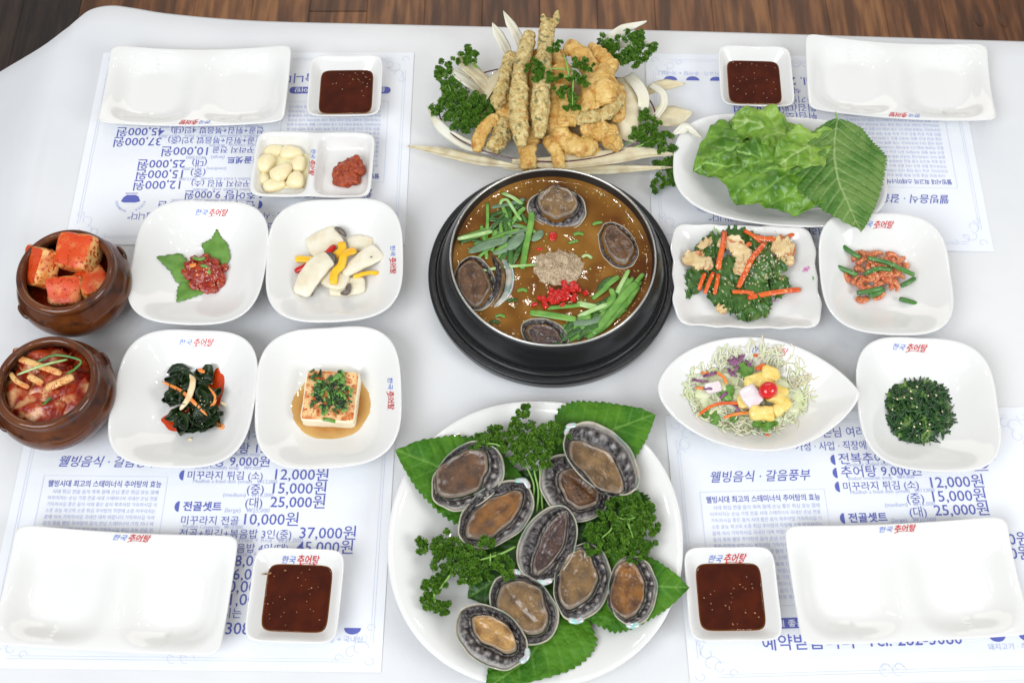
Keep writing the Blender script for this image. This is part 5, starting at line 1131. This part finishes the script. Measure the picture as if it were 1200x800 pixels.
# mushrooms
MG = 'slices of king oyster mushroom'
zc = at_z('b5', 393, 306, 0).z
def mush(pxs, wpx, zz, lab, cap=None, hpx=8, wide=1, prof=None):
    pts = [P(x, y, zc+z) for x, y, z in pxs]; k_ = K(pxs[0][0], pxs[0][1], zc); mb = MB(); w_ = wpx*k_/2; prof = prof or (lambda u: .72+.28*math.sin(u*2.6+.3))
    c_ = empty('mushroom_slice', Vector((pts[0].x, pts[0].y, min(p.z for p in pts))), lab, 'mushroom slice', MG)
    sweep(mb, pts, lambda u: w_*prof(u), lambda u: hpx*k_/2, 16, 34, .0007, 90, R.randint(0, 99), sq=3.2, taper=.62); mb.build('flesh', mush_m, c_)
    if cap:
        cp = [P(x, y, zc+z) for x, y, z in cap]; mb = MB(); sweep(mb, cp, lambda u: 3.2*k_*(.5+.5*math.sin(pi*u)), lambda u: 3.6*k_*(.6+.4*math.sin(pi*u)), 10, 16, .0003, 200); mb.build('cap_edge', mush_cap, c_)
mush([(362, 292, .006), (380, 284, .009), (398, 274, .010)], 34, 0, 'mushroom slice with a dark cap edge at the top left', [(392, 267, .014), (399, 270, .0155), (406, 277, .013)])
mush([(408, 288, .006), (420, 285, .008), (436, 288, .007)], 22, 0, 'small pale mushroom slice at the upper right, half hidden')
mush([(386, 338, .004), (404, 336, .006), (428, 334, .006)], 24, 0, 'wide mushroom slice lying lowest at the near side', [(366, 346, .005), (364, 343, .007), (369, 337, .008)])
mush([(376, 322, .008), (392, 328, .011), (408, 332, .010)], 24, 0, 'mushroom slice under the yellow strip with a dark edge at its right', [(399, 344, .010), (407, 342, .013), (410, 332, .012)])
mush([(352, 346, .012), (362, 326, .017), (376, 309, .018), (388, 303, .016)], 26, 0, 'long white mushroom slice in front, slanting up to the right', [(382, 297, .018), (390, 300, .019), (393, 308, .017)], prof=lambda u: .80+.25*math.sin(u*3.0))
mush([(403, 322, .012), (415, 312, .015), (430, 302, .015), (444, 294, .011)], 24, 0, 'long mushroom slice at the right with a small dark dot', None, prof=lambda u: .42+.62*min(1, u*1.3))
m = MB(); blob(m, P(435, 301, zc+.0205), (.0012, .0012, .0006), 1); tag(m.build('dark_dot', mush_cap), 'tiny dark dot on the right mushroom slice', 'dark dot')
for pts_, w_, mt, lab in (([(346, 318, 9), (366, 308, 16), (380, 300, 18), (392, 288, 16)], 7, red_pep, 'red pepper strip slanting across the mushrooms'), ([(347, 303, 9), (358, 304, 11), (368, 305, 12)], 8.5, yel_pep, 'short yellow pepper piece left of the red strip'),
                      ([(400, 284, 18), (401, 293, 17), (392, 300, 15), (388, 304, 14)], 10, yel_pep, 'yellow pepper strip behind, curling under the front one'), ([(417, 293, 20), (404, 298, 23), (400, 311, 21), (392, 320, 19), (391, 333, 16)], 9.5, yel_pep, 'wavy yellow pepper strip lying on top in the middle'),
                      ([(414, 325, 9), (430, 320, 11), (444, 320, 8)], 5, yel_pep, 'thin yellow pepper strip under the right mushroom slice'), ([(422, 279, 8), (430, 279, 8)], 2, red_pep, 'tiny red fleck beyond the mushrooms')):
    strip('pepper_strip', [(x, y, zc+h*.001) for x, y, h in pts_], w_, 4.5, mt, lab, 'pepper strip', 'pepper strips among the mushrooms', 10, .0004, 3.4, .75, m_=26)
# seaweed
zc = at_z('b8', 227, 470, 0).z
root, zf, outl = DISH['b8']
def flatpool(key, px, py, rx, ry, up, mt, name, lab, cat, seed=0, amp=.12, n=64):
    q = at_z(key, px, py, up); k_ = K(px, py, q.z); m = MB(); vs = [q.copy()]; fs = []
    for i, s in enumerate((.35, .7, .92, 1.0)):
        for j in range(n):
            a = 2*pi*j/n; f = 1+amp*noise.noise(Vector((math.cos(a)*1.6, math.sin(a)*1.6, seed))); x, y = q.x+rx*k_*math.cos(a)*s*f, q.y+ry*k_*math.sin(a)*s*f
            z = max(q.z, inner_z(key, x, y)+.0002)-(.0000 if i < 3 else .0006); vs.append(Vector((x, y, z)))
    fs = [(0, 1+j, 1+(j+1) % n) for j in range(n)]
    for i in range(3):
        for j in range(n): fs.append((1+i*n+j, 1+(i+1)*n+j, 1+(i+1)*n+(j+1) % n, 1+i*n+(j+1) % n))
    m.add(vs, fs, [0]*(1+n)+[.12]*n+[.6]*n+[1]*n); return tag(m.build(name, mt), lab, cat)
oil_red = mat('red_chili_oil', (.55, .045, .004), rough=.05, coat=.5)
flatpool('b8', 220, 492, 31, 15, .0010, oil_red, 'chili_oil', 'red chili oil pooled under the seaweed', 'oil', 2, .35)
flatpool('b8', 252, 455, 12, 24, .0010, oil_red, 'chili_oil', 'thin red chili oil showing at the right of the seaweed', 'oil', 3, .3)
r = random.Random(5)
for i in range(42):
    px, py = r.uniform(203, 262), r.uniform(436, 502)
    if ((px-230)/34)**2+((py-468)/36)**2 > 1: continue
    a = r.uniform(0, 2*pi); l = r.uniform(9, 17); h = .004+.009*(1-((px-230)/36)**2-((py-468)/40)**2)
    pts = [(px-l*math.cos(a), py-l*math.sin(a), zc+max(.002, h-.004)), (px, py, zc+h+.002), (px+l*.8*math.cos(a+.5), py+l*.8*math.sin(a+.5), zc+max(.002, h-.003))]
    o = ribbon('seaweed_piece', pts, r.uniform(12, 24), seaweed_m, 'crumpled dark green piece '+where(px, py, 230, 468, 34, 38)+' of the seaweed heap', both=True, group='pieces of dark seaweed', curl=.35, th=.0006, wavy=.0016, nv=9, tilt=r.uniform(-.5, .5)); o['category'] = 'seaweed'
o = ribbon('seaweed_piece', [(245, 484, zc+.006), (262, 484, zc+.004), (279, 482, zc+.004)], 5, seaweed_m, 'thin dark seaweed tip sticking out to the right', both=True, group='pieces of dark seaweed', th=.0008); o['category'] = 'seaweed'
o = ribbon('seaweed_piece', [(196, 437, zc+.008), (208, 430, zc+.010), (222, 432, zc+.012)], 10, seaweed_m, 'dark seaweed tip at the far left of the heap', both=True, group='pieces of dark seaweed', th=.0008); o['category'] = 'seaweed'
for pts_, w_, mt, lab in (([(224, 437, 14), (226, 448, 18), (221, 466, 19), (211, 480, 15)], 7.5, root_m, 'thick white root strip standing across the seaweed'), ([(190, 447, 9), (212, 458, 15), (226, 470, 18), (243, 487, 12)], 4.5, carrot_m, 'long carrot strip crossing under the white root strip'),
                      ([(249, 494, 8), (258, 499, 7), (270, 505, 7)], 6, carrot_m, 'short thick carrot strip at the lower right of the seaweed'), ([(244, 452, 13), (252, 464, 14), (251, 472, 12), (246, 476, 11)], 3.5, carrot_m, 'curved thin carrot strip at the right of the seaweed'),
                      ([(223, 513, 4), (222, 525, 3)], 7, root_m, 'short pale root end lying below the seaweed'), ([(258, 471, 5), (266, 476, 4)], 4, root_m, 'small pale root bit right of the seaweed'), ([(232, 433, 12), (240, 436, 12)], 5, carrot_m, 'small carrot bit at the top of the seaweed')):
    strip('root_strip' if mt is root_m else 'carrot_strip', [(x, y, zc+(h+(3.5 if h > 8 else 0))*.001) for x, y, h in pts_], w_, 3, mt, lab, 'vegetable strip', 'strips on the seaweed', 8, .0003, 2.8, .6, m_=20, mn=.5)
# tofu
zc = at_z('b9', 391, 470, 0).z
flatpool('b9', 389, 476, 49, 44, .0030, soy_thin, 'soy_pool', 'thin brown soy sauce pooled round the tofu block', 'sauce', 1, .06)
def block(cpx, cpy, zb_, wx, wy, h, rz, mt_side, mt_top, lab):
    q = P(cpx, cpy, zb_+h); q.z = zb_; root = empty('tofu_block', q, lab, 'tofu', None, rad(rz)); n = 14
    def sp(p):
        L_ = (abs(p.x)**14+abs(p.y)**14+abs(p.z)**14)**(1/14); p = p/L_; return Vector((p.x*wx/2*(1+.02*noise.noise(p*2)), p.y*wy/2, (p.z+1)*h/2))
    for faces_, mt, nm in (([(0, 1), (0, -1), (1, 1), (1, -1)], mt_side, 'tofu_body'), ([(2, 1)], mt_top, 'seasoned_top')):
        m = MB()
        for ax, sg in faces_:
            vs = []; fs = []
            for i in range(n):
                for j in range(n):
                    p = [0, 0, 0]; p[ax] = sg; p[(ax+1) % 3] = i/(n-1)*2-1; p[(ax+2) % 3] = j/(n-1)*2-1; v = sp(Vector(p)); v += Vector((1, 1, 1))*.0004*N(v, 160, 3); vs.append(v)
            for i in range(n-1):
                for j in range(n-1): f = (i*n+j, (i+1)*n+j, (i+1)*n+j+1, i*n+j+1); fs.append(f if sg > 0 else f[::-1])
            m.add(vs, fs)
        m.build(nm, mt, root, world=False)
block(387, 463, zc+.0008, .062, .064, .020, -3, tofu_m, tofu_top, 'square block of white tofu with reddish seasoned top, in soy sauce')
zt = zc+.0215; r = random.Random(8)
for i in range(150):
    px, py = r.gauss(389, 13), r.gauss(461, 15)
    if abs(px-389) > 24 or abs(py-461) > 27: continue
    a = r.uniform(0, pi); l = r.uniform(2.5, 5); h = r.uniform(0, .0035)
    strip('chopped_scallion', [(px-l*math.cos(a), py-l*math.sin(a), zt+h), (px, py, zt+h+.001), (px+l*math.cos(a), py+l*math.sin(a), zt+h)], r.uniform(2.2, 4.6), 2, r.choice((herb_dk, herb_dk, herb_dk, chive_m, chive_m, seaweed_m)), 'chopped green scallion bit '+where(px, py, 389, 462, 24, 28)+' of the tofu topping', 'scallion', 'chopped scallion on the tofu', 6, .0003, 2.2, .6, m_=7)
for a, lab in (([(390, 446, 4), (396, 439, 5), (401, 441, 4)], 'bright green scallion slice at the far edge of the tofu topping'), ([(378, 491, 0), (386, 492, 0), (393, 494, -2)], 'green scallion strip hanging over the near edge of the tofu'), ([(377, 486, 2), (384, 480, 3)], 'light green scallion slice near the front of the tofu')):
    strip('chopped_scallion', [(x, y, zt+h*.001) for x, y, h in a], 4.5, 2, chive_m, lab, 'scallion', 'chopped scallion on the tofu', 6)
# shrimps with green stalks
zc = at_z('b19', 1032, 318, 0).z; r = random.Random(9)
for i in range(64):
    px, py = r.gauss(1034, 17), r.gauss(317, 15)
    if ((px-1032)/34)**2+((py-317)/32)**2 > 1: continue
    a = r.uniform(0, 2*pi); rr = r.uniform(6, 9.5); h = .003+.010*max(0, 1-((px-1032)/34)**2-((py-317)/32)**2)
    pts = [P(px+rr*math.cos(a+t), py+rr*math.sin(a+t)*.85, zc+h+.001*math.sin(t*2)) for t in [j*.5 for j in range(5)]]
    m = MB(); k_ = K(px, py, zc); w_ = r.uniform(2.6, 3.9)*k_
    sweep(m, pts, lambda u: w_*(1.35-.95*u)*(1+.10*math.sin(u*38)), None, 9, 30, .0004, 300, i)
    for j in range(3): e = P(px+r.uniform(-5, 5), py+r.uniform(-5, 5), zc+h); sweep(m, [pts[1], e], .0004, None, 4, 4)
    tag(m.build('dried_shrimp', shrimp_m), 'small curled red shrimp '+where(px, py, 1034, 317, 34, 32)+' of the seasoned heap', 'shrimp', 'small red shrimps in the bowl')
strip('dried_shrimp', [(1004, 349, zc+.003), (1010, 352, zc+.005), (1017, 349, zc+.003)], 8, 5, shrimp_m, 'single curled shrimp at the lower left of the heap', 'shrimp', 'small red shrimps in the bowl', 8, .0005)
for pts_, lab in (([(987, 288, 9), (998, 296, 12), (1008, 302, 13)], 'green stalk sticking out at the far left of the shrimps'), ([(974, 310, 7), (990, 316, 10), (1004, 322, 11)], 'green stalk pointing left from the shrimps'), ([(1017, 302, 18), (1040, 308, 20), (1058, 316, 19), (1071, 322, 16)], 'longest green stalk lying on top of the shrimps'),
                  ([(1013, 321, 16), (1028, 315, 19), (1044, 316, 17)], 'green stalk in the middle of the shrimps'), ([(1004, 343, 9), (1020, 341, 13), (1034, 337, 13)], 'green stalk at the lower left of the shrimps'), ([(1018, 347, 9), (1028, 344, 12), (1036, 339, 12)], 'short bright green stalk below the others'),
                  ([(1056, 335, 10), (1064, 331, 12), (1072, 326, 11)], 'green stalk at the right of the shrimps'), ([(1054, 350, 5), (1066, 353, 5), (1076, 357, 4)], 'small green stalk end at the lower right of the shrimps')):
    strip('green_stalk', [(x, y, zc+h*.001) for x, y, h in pts_], 6, 5.5, scape_m, lab, 'green stalk', 'green stalks among the shrimps', 10, .0002, 2, .8, m_=16)
# seasoned greens
zc = at_z('b21', 1076, 480, 0).z; r = random.Random(12)
m = MB()
for i in range(470):
    a = r.uniform(0, 2*pi); d = 39*math.sqrt(r.random())*(1 if r.random() < .86 else 1.16); d *= 1+.45*noise.noise(Vector((math.cos(a)*2.2, math.sin(a)*2.2, 5))); px, py = 1076+d*math.cos(a), 481+d*math.sin(a)*.92
    h = .0015+.0155*max(0, 1-(d/42)**2)*r.uniform(.55, 1.05); t = r.choice((a+pi/2, a+pi/2, r.uniform(0, 6.3)))+r.gauss(0, .8); l = r.uniform(6, 18)*(1.3 if i % 9 == 0 else 1); b_ = r.uniform(-.7, .7)
    pts = [P(px-l*math.cos(t), py-l*math.sin(t)*.9, zc+max(.001, h-.003)), P(px, py, zc+h+.001), P(px+l*math.cos(t+b_), py+l*math.sin(t+b_)*.9, zc+max(.001, h-.003))]
    w_ = r.uniform(.0009, .0026); sweep(m, pts, lambda u: w_*(.3+.7*math.sin(pi*u)), .0004, 5, 8, twist=r.uniform(-1.5, 1.5))
    if r.random() < .25: blob(m, pts[2], (.0016, .0013, .0010), 1, .0006, 500, i)
tag(m.build('seasoned_greens', greens_m), 'mound of dark green seasoned shredded greens in the right hand bowl', 'greens', kind='stuff')
m = MB()
for i in range(18):
    a = r.uniform(0, 2*pi); d = 34*math.sqrt(r.random()); h = .0175*max(0, 1-(d/44)**2); blob(m, P(1076+d*math.cos(a), 481+d*math.sin(a)*.9, zc+h+.002), (r.uniform(.001, .0018), .0010, .0006), 1, 0, 1, 0, (0, 0, r.uniform(0, 3)))
tag(m.build('sesame_seeds', sesame_m), 'sesame and garlic bits sprinkled over the mound of greens', 'sesame', kind='stuff')

# dressed green salad on the scalloped plate
zc = .0085; r = random.Random(14)
DG = 'dressed green leaves on the wavy plate'
def frill_leaf(pts, w_, mt, lab, cat, grp, seed, nm='green_leaf', amp=.0035, fr=30):
    c3 = [P(x, y, zc+h*.001) for x, y, h in pts]; nu = 46; c_ = spline(c3, nu); W = w_*K(pts[0][0], pts[0][1], zc)
    def f(u, v):
        i = int(round(u*(nu-1))); t = (c_[min(nu-1, i+1)]-c_[max(0, i-1)]).normalized(); s = t.cross(Vector((0, 0, 1))).normalized()
        k_ = (math.sin(pi*min(1, .08+u*.92)))**.45*(1+.28*noise.noise(Vector((u*5, math.copysign(1, v), seed)))+.10*math.sin(u*70)*abs(v))
        q = c_[i]+s*(v*W/2*k_); q.z += amp*abs(v)**1.5*math.sin(u*fr+seed+v*3)+amp*.7*noise.noise(Vector((q.x*110, q.y*110, seed)))-.12*W*v*v*.6
        q.z = max(q.z, .0085); return q
    m = MB(); grid(m, f, nu, 17); return tag(solid(m.build(nm, mt), .0006), lab, cat, grp)
for i, (pts, w_) in enumerate((([(806, 340, 4), (816, 325, 8), (828, 308, 12)], 26), ([(822, 290, 8), (838, 285, 14), (852, 282, 14)], 30), ([(838, 330, 10), (850, 318, 16), (862, 300, 20)], 34), ([(872, 332, 12), (884, 312, 20), (902, 294, 22)], 44), ([(868, 350, 8), (882, 338, 14), (900, 330, 14)], 36),
                            ([(846, 352, 6), (862, 350, 10), (880, 346, 12)], 34), ([(862, 368, 5), (876, 362, 9), (892, 368, 6)], 30), ([(884, 368, 5), (892, 358, 9), (900, 345, 10)], 24), ([(845, 275, 10), (862, 273, 14), (885, 276, 12)], 20), ([(900, 340, 8), (912, 335, 9), (920, 322, 8)], 26),
                            ([(815, 318, 6), (832, 326, 10), (846, 336, 10)], 28), ([(870, 290, 16), (886, 285, 18), (905, 286, 16)], 26), ([(832, 352, 4), (846, 342, 10), (860, 330, 14)], 26), ([(824, 284, 8), (826, 298, 12), (834, 310, 14)], 22), ([(797, 343, 3), (803, 346, 4), (810, 340, 6)], 12), ([(895, 320, 12), (908, 312, 14), (916, 300, 12)], 26))):
    frill_leaf(pts, w_, salad_gr, 'dressed green leaf '+where(pts[1][0], pts[1][1], 866, 318, 62, 52)+' of the heap on the wavy-rimmed plate', 'green leaf', DG, i)
strip('leaf_stalk', [(835, 262, zc+.012), (838, 268, zc+.013), (844, 276, zc+.012)], 2.2, 2, chive_pale, 'thin yellow-green stalk poking up at the far side of the dressed salad', 'stalk')
CG = 'cabbage pieces in the dressed salad'
for i, (pts, w_, lab) in enumerate((([(802, 298, 12), (818, 304, 17), (836, 312, 17)], 24, 'curled pale cabbage piece at the left of the dressed salad'), ([(818, 290, 14), (828, 284, 16), (834, 278, 14)], 10, 'small brownish cabbage piece at the far left of the salad'),
                                   ([(842, 282, 22), (862, 286, 27), (872, 302, 25), (862, 322, 20)], 22, 'large arched tan cabbage piece in the middle of the salad'), ([(905, 285, 18), (920, 288, 19), (932, 292, 14)], 30, 'frilled orange-tinged cabbage piece at the upper right'), ([(916, 300, 14), (924, 304, 13), (926, 312, 9)], 14, 'small yellowish cabbage tip at the right of the salad'),
                                   ([(840, 358, 6), (852, 366, 6)], 11, 'little pale dressed piece at the near edge of the salad'))):
    frill_leaf(pts, w_, cabb_dress, lab, 'cabbage piece', CG, i+30, 'cabbage_piece', .0028, 16)
for pts_, w_, lab in (([(849, 271, 22), (847, 287, 29), (843, 305, 29), (842, 316, 24)], 6.5, 'upright carrot strip at the top left of the dressed salad'), ([(897, 284, 26), (882, 302, 31), (874, 318, 29), (865, 337, 22)], 6.5, 'long carrot strip slanting down the middle of the salad'), ([(876, 349, 12), (900, 344, 14), (920, 341, 11), (938, 339, 9)], 6.5, 'long carrot strip pointing out to the right'),
                      ([(826, 320, 14), (821, 333, 12), (819, 340, 8)], 5, 'carrot strip at the left, leftmost of three side by side'), ([(836, 319, 15), (830, 333, 13), (826, 344, 8)], 5, 'carrot strip at the left, middle one of three side by side'), ([(842, 321, 15), (840, 333, 13), (837, 345, 8)], 5, 'carrot strip at the left, rightmost of three side by side'),
                      ([(872, 270, 18), (882, 276, 20), (892, 284, 20)], 5, 'carrot strip at the far side of the salad'), ([(920, 280, 10), (928, 275, 10), (934, 272, 8)], 5, 'carrot tip sticking out at the upper right'), ([(884, 278, 20), (898, 280, 23), (908, 279, 20)], 7, 'flat carrot piece beside the frilled cabbage'), ([(858, 342, 14), (872, 342, 15), (884, 344, 14)], 5, 'red carrot strip among the leaves at the near side'),
                      ([(880, 285, 20), (872, 290, 22), (862, 292, 20)], 6, 'short carrot piece between the two long strips')):
    strip('carrot_strip', [(x, y, zc+h*.001) for x, y, h in pts_], w_, 3.4, carrot_red, lab, 'carrot strip', 'carrot strips in the dressed salad', 8, .0003, 3, .7, m_=22)
# seeds dropped on the heap: find the top surface by casting rays down once everything stands
def seeds(n, fx, name, lab, mt=sesame_m, sz=(.0013, .0008, .0005), seed=1, on=None):
    bpy.context.view_layer.update(); dg = bpy.context.evaluated_depsgraph_get(); r = random.Random(seed); m = MB()
    for i in range(n):
        px, py = fx(r); q = P(px, py, .02); d = (q-cam.location).normalized(); hit, loc, nr, _i, ob_, _m = scene.ray_cast(dg, cam.location, d)
        if hit and loc.z > .009 and (on is None or ob_.name.startswith(on)): blob(m, loc+nr*.0003, sz, 1, 0, 1, 0, (r.uniform(-.4, .4), r.uniform(-.4, .4), r.uniform(0, 3)))
    tag(m.build(name, mt), lab, 'sesame', kind='stuff')
seeds(120, lambda r: (r.gauss(893, 16), r.gauss(306, 14)), 'sesame_seeds', 'white sesame seeds sprinkled over the dressed green salad')
seeds(70, lambda r: (r.uniform(830, 925), r.uniform(280, 370)), 'sesame_seeds', 'scattered sesame seeds over the rest of the dressed green salad', seed=2)

# shredded salad in the pointed bowl
zc = .009; r = random.Random(17); EC = (882, 462)
def shreds(n, mt, lab, name, sp, wd, ln, hmax, cx=880, cy=466, curl=.7, seed=0):
    m = MB(); r = random.Random(seed)
    for i in range(n):
        a = r.uniform(0, 2*pi); d = math.sqrt(r.random()); px, py = cx+sp[0]*d*math.cos(a), cy+sp[1]*d*math.sin(a); t = r.uniform(0, 2*pi); l = r.uniform(*ln); b_ = r.uniform(-curl, curl)
        D2 = min(1, ((px-878)/78)**2+((py-462)/54)**2); h = .001+hmax*(1-D2)*r.uniform(.5, 1.05)
        c_ = [(px-l*math.cos(t-b_), py-l*math.sin(t-b_)*.9, h-.001), (px-l*.4*math.cos(t), py-l*.4*math.sin(t), h+.001), (px+l*.4*math.cos(t), py+l*.4*math.sin(t), h+.001), (px+l*math.cos(t+b_), py+l*math.sin(t+b_)*.9, h-.001)]
        pts = []
        for x, y, hh in c_:
            q = P(x, y, zc+hh); fz = inner_z('eye', q.x, q.y) if ((x-880)/85)**2+((y-462)/50)**2 > .5 else .008; q.z = max(q.z, fz+.0012+hh*.4); pts.append(q)
        w_ = r.uniform(*wd); sweep(m, pts, w_*1.25, w_*.35, 5, 9)
    return tag(m.build(name, mt), lab, name.replace('_', ' '), kind='stuff')
m = MB(); blob(m, P(872, 464, .009), (.074, .045, .017), 5, .008, 70, 5); m.v = [Vector((p.x, p.y, max(p.z, .0085))) for p in m.v]
m.build('salad_base', cab_pale); tag(bpy.data.objects['salad_base'], 'pale green bed of packed cabbage under the shreds', 'salad bed', kind='stuff')
shreds(300, cab_pale, 'pale green shredded cabbage spread across the pointed bowl', 'shredded_cabbage', (72, 47), (.0007, .0013), (4, 11), .018, 874, 463, seed=1)
shreds(230, cab_white, 'fine cream-white cabbage shreds mixed through the salad', 'white_cabbage_shreds', (66, 48), (.0005, .0009), (5, 13), .021, 884, 462, curl=.6, seed=2)
for i in range(18):
    a = r.uniform(0, 2*pi); px, py = r.choice(((858, 425), (828, 455), (832, 440), (865, 432), (860, 474), (918, 478), (870, 420), (840, 462))); px += r.gauss(0, 9); py += r.gauss(0, 6); l = r.uniform(5, 10)
    strip('purple_cabbage_shred', [(px-l*math.cos(a), py-l*math.sin(a), zc+.018), (px, py+r.uniform(-3, 3), zc+.022), (px+l*math.cos(a), py+l*math.sin(a), zc+.018)], r.uniform(2.4, 4.6), 1.5, purple_m, 'thin purple cabbage shred '+where(px, py, 880, 460, 75, 48)+' of the shredded salad', 'purple cabbage', 'purple cabbage shreds in the salad', 6, .0004, 2.4, .5, m_=12)
for i, pts in enumerate(([(815, 488, 14), (835, 475, 21), (855, 472, 24), (880, 474, 22)], [(848, 489, 20), (862, 485, 24), (880, 483, 22)], [(898, 508, 12), (905, 516, 11), (906, 524, 10)], [(840, 436, 19), (848, 442, 22), (852, 450, 22)], [(886, 432, 24), (892, 430, 26), (895, 426, 24)], [(815, 454, 14), (826, 455, 16)], [(883, 416, 19), (892, 417, 19)], [(822, 437, 16), (830, 436, 17)])):
    strip('carrot_shred', [(x, y, zc+h*.001) for x, y, h in pts], 4 if i not in (4,) else 7, 2.4, carrot_m if i % 2 else carrot_red, 'orange carrot shred '+where(pts[0][0], pts[0][1], 880, 460, 75, 48)+' of the shredded salad', 'carrot shred', 'carrot shreds in the salad', 7, .0003, 2.6, .6, m_=16)
for i, (pts, w_) in enumerate((([(840, 450, 16), (850, 458, 20), (854, 470, 20)], 20), ([(828, 480, 14), (838, 492, 14), (842, 504, 10)], 13), ([(870, 425, 20), (876, 438, 22), (878, 448, 20)], 16), ([(882, 494, 16), (896, 498, 16), (912, 494, 14)], 12), ([(816, 490, 10), (828, 488, 14), (840, 482, 16)], 10), ([(856, 486, 16), (864, 492, 16)], 10))):
    frill_leaf(pts, w_, cut_leaf if i else chive_m, 'curled green scrap '+where(pts[0][0], pts[0][1], 880, 460, 75, 48)+' of the shredded salad', 'green leaf', 'green scraps in the shredded salad', i+60, 'green_scrap', .003, 14)
def chunk(px, py, z, sx, sy, sz, rot, mt, nm, lab, cat, grp=None, amp=.0022):
    m = MB(); blob(m, P(px, py, zc+z), (sx*1.05, sy*1.05, sz), 4, amp, 90, int(px), [rad(a) for a in rot], sq=.58); return tag(m.build(nm, mt), lab, cat, grp)
NG = 'pineapple chunks on the salad'
chunk(889, 446, .027, .017, .0085, .0055, (0, 12, 20), pine_m, 'pineapple_chunk', 'long pineapple chunk behind the onion piece', 'pineapple', NG)
chunk(902, 438, .028, .0105, .0085, .006, (10, 0, -20), pine_m, 'pineapple_chunk', 'pineapple chunk at the far side above the cherry tomato', 'pineapple', NG)
chunk(910, 462, .025, .012, .0115, .006, (0, 10, 60), pine_m, 'pineapple_chunk', 'pineapple chunk to the right under the cherry tomato', 'pineapple', NG)
chunk(893, 484, .024, .014, .0085, .0075, (18, 0, -2), pine_m, 'pineapple_chunk', 'thick pineapple chunk at the near side', 'pineapple', NG)
chunk(915, 477, .023, .013, .007, .0065, (10, 0, 38), pine_m, 'pineapple_chunk', 'pineapple chunk pointing up to the right at the near side', 'pineapple', NG)
chunk(871, 470, .023, .007, .009, .005, (0, -10, 0), pine_m, 'pineapple_chunk', 'small pineapple piece left of the onion', 'pineapple', NG)
chunk(880, 464, .030, .0105, .0125, .0045, (6, -8, 28), onion_m, 'onion_chunk', 'squarish pinkish-white onion piece left of the cherry tomato', 'onion piece', amp=.0005)
chunk(836, 454, .020, .009, .0065, .003, (6, -8, 10), onion_m, 'onion_chunk', 'see-through onion piece at the left of the salad', 'onion piece', amp=.0008)
m = MB(); blob(m, P(900, 457, zc+.036), (.0112, .0098, .0098), 4, .0003, 60, 1, (0, 0, .5)); tag(m.build('cherry_tomato', tomato_m), 'glossy red cherry tomato on top of the shredded salad', 'cherry tomato')

# chili paste and flakes clinging to what lies in the jars and bowls
seeds(110, lambda r: (r.gauss(74, 24), r.gauss(314, 20)), 'chili_flakes', 'wet chili flakes clinging to the radish cubes', chili, (.0012, .0009, .0006), 3, ('radish_cube', 'kimchi_juice'))
seeds(150, lambda r: (r.gauss(56, 26), r.gauss(450, 24)), 'chili_flakes', 'coarse chili flakes on the cabbage kimchi', chili, (.0014, .0009, .0006), 4, ('kimchi', 'radish_strip'))
seeds(26, lambda r: (r.gauss(240, 12), r.gauss(320, 11)), 'sesame_seeds', 'few sesame seeds on the raw red seafood', sesame_m, (.0011, .0007, .0005), 5, 'red_seafood')
seeds(46, lambda r: (r.gauss(1032, 18), r.gauss(317, 16)), 'sesame_seeds', 'sesame seeds on the red shrimps', sesame_m, (.0010, .0007, .0005), 6, ('dried_shrimp', 'green_stalk'))
seeds(36, lambda r: (r.gauss(230, 16), r.gauss(470, 18)), 'sesame_seeds', 'sesame seeds and chili specks on the seaweed', sesame_m, (.0009, .0006, .0004), 7, 'seaweed')
seeds(60, lambda r: (r.gauss(387, 20), r.gauss(465, 20)), 'chili_flakes', 'chili flakes on the seasoned top of the tofu', chili, (.0011, .0008, .0004), 8, 'seasoned_top')
for o in [o for o in bpy.data.objects if o.name.startswith('chili_flakes')]: o['category'] = 'chili flakes'
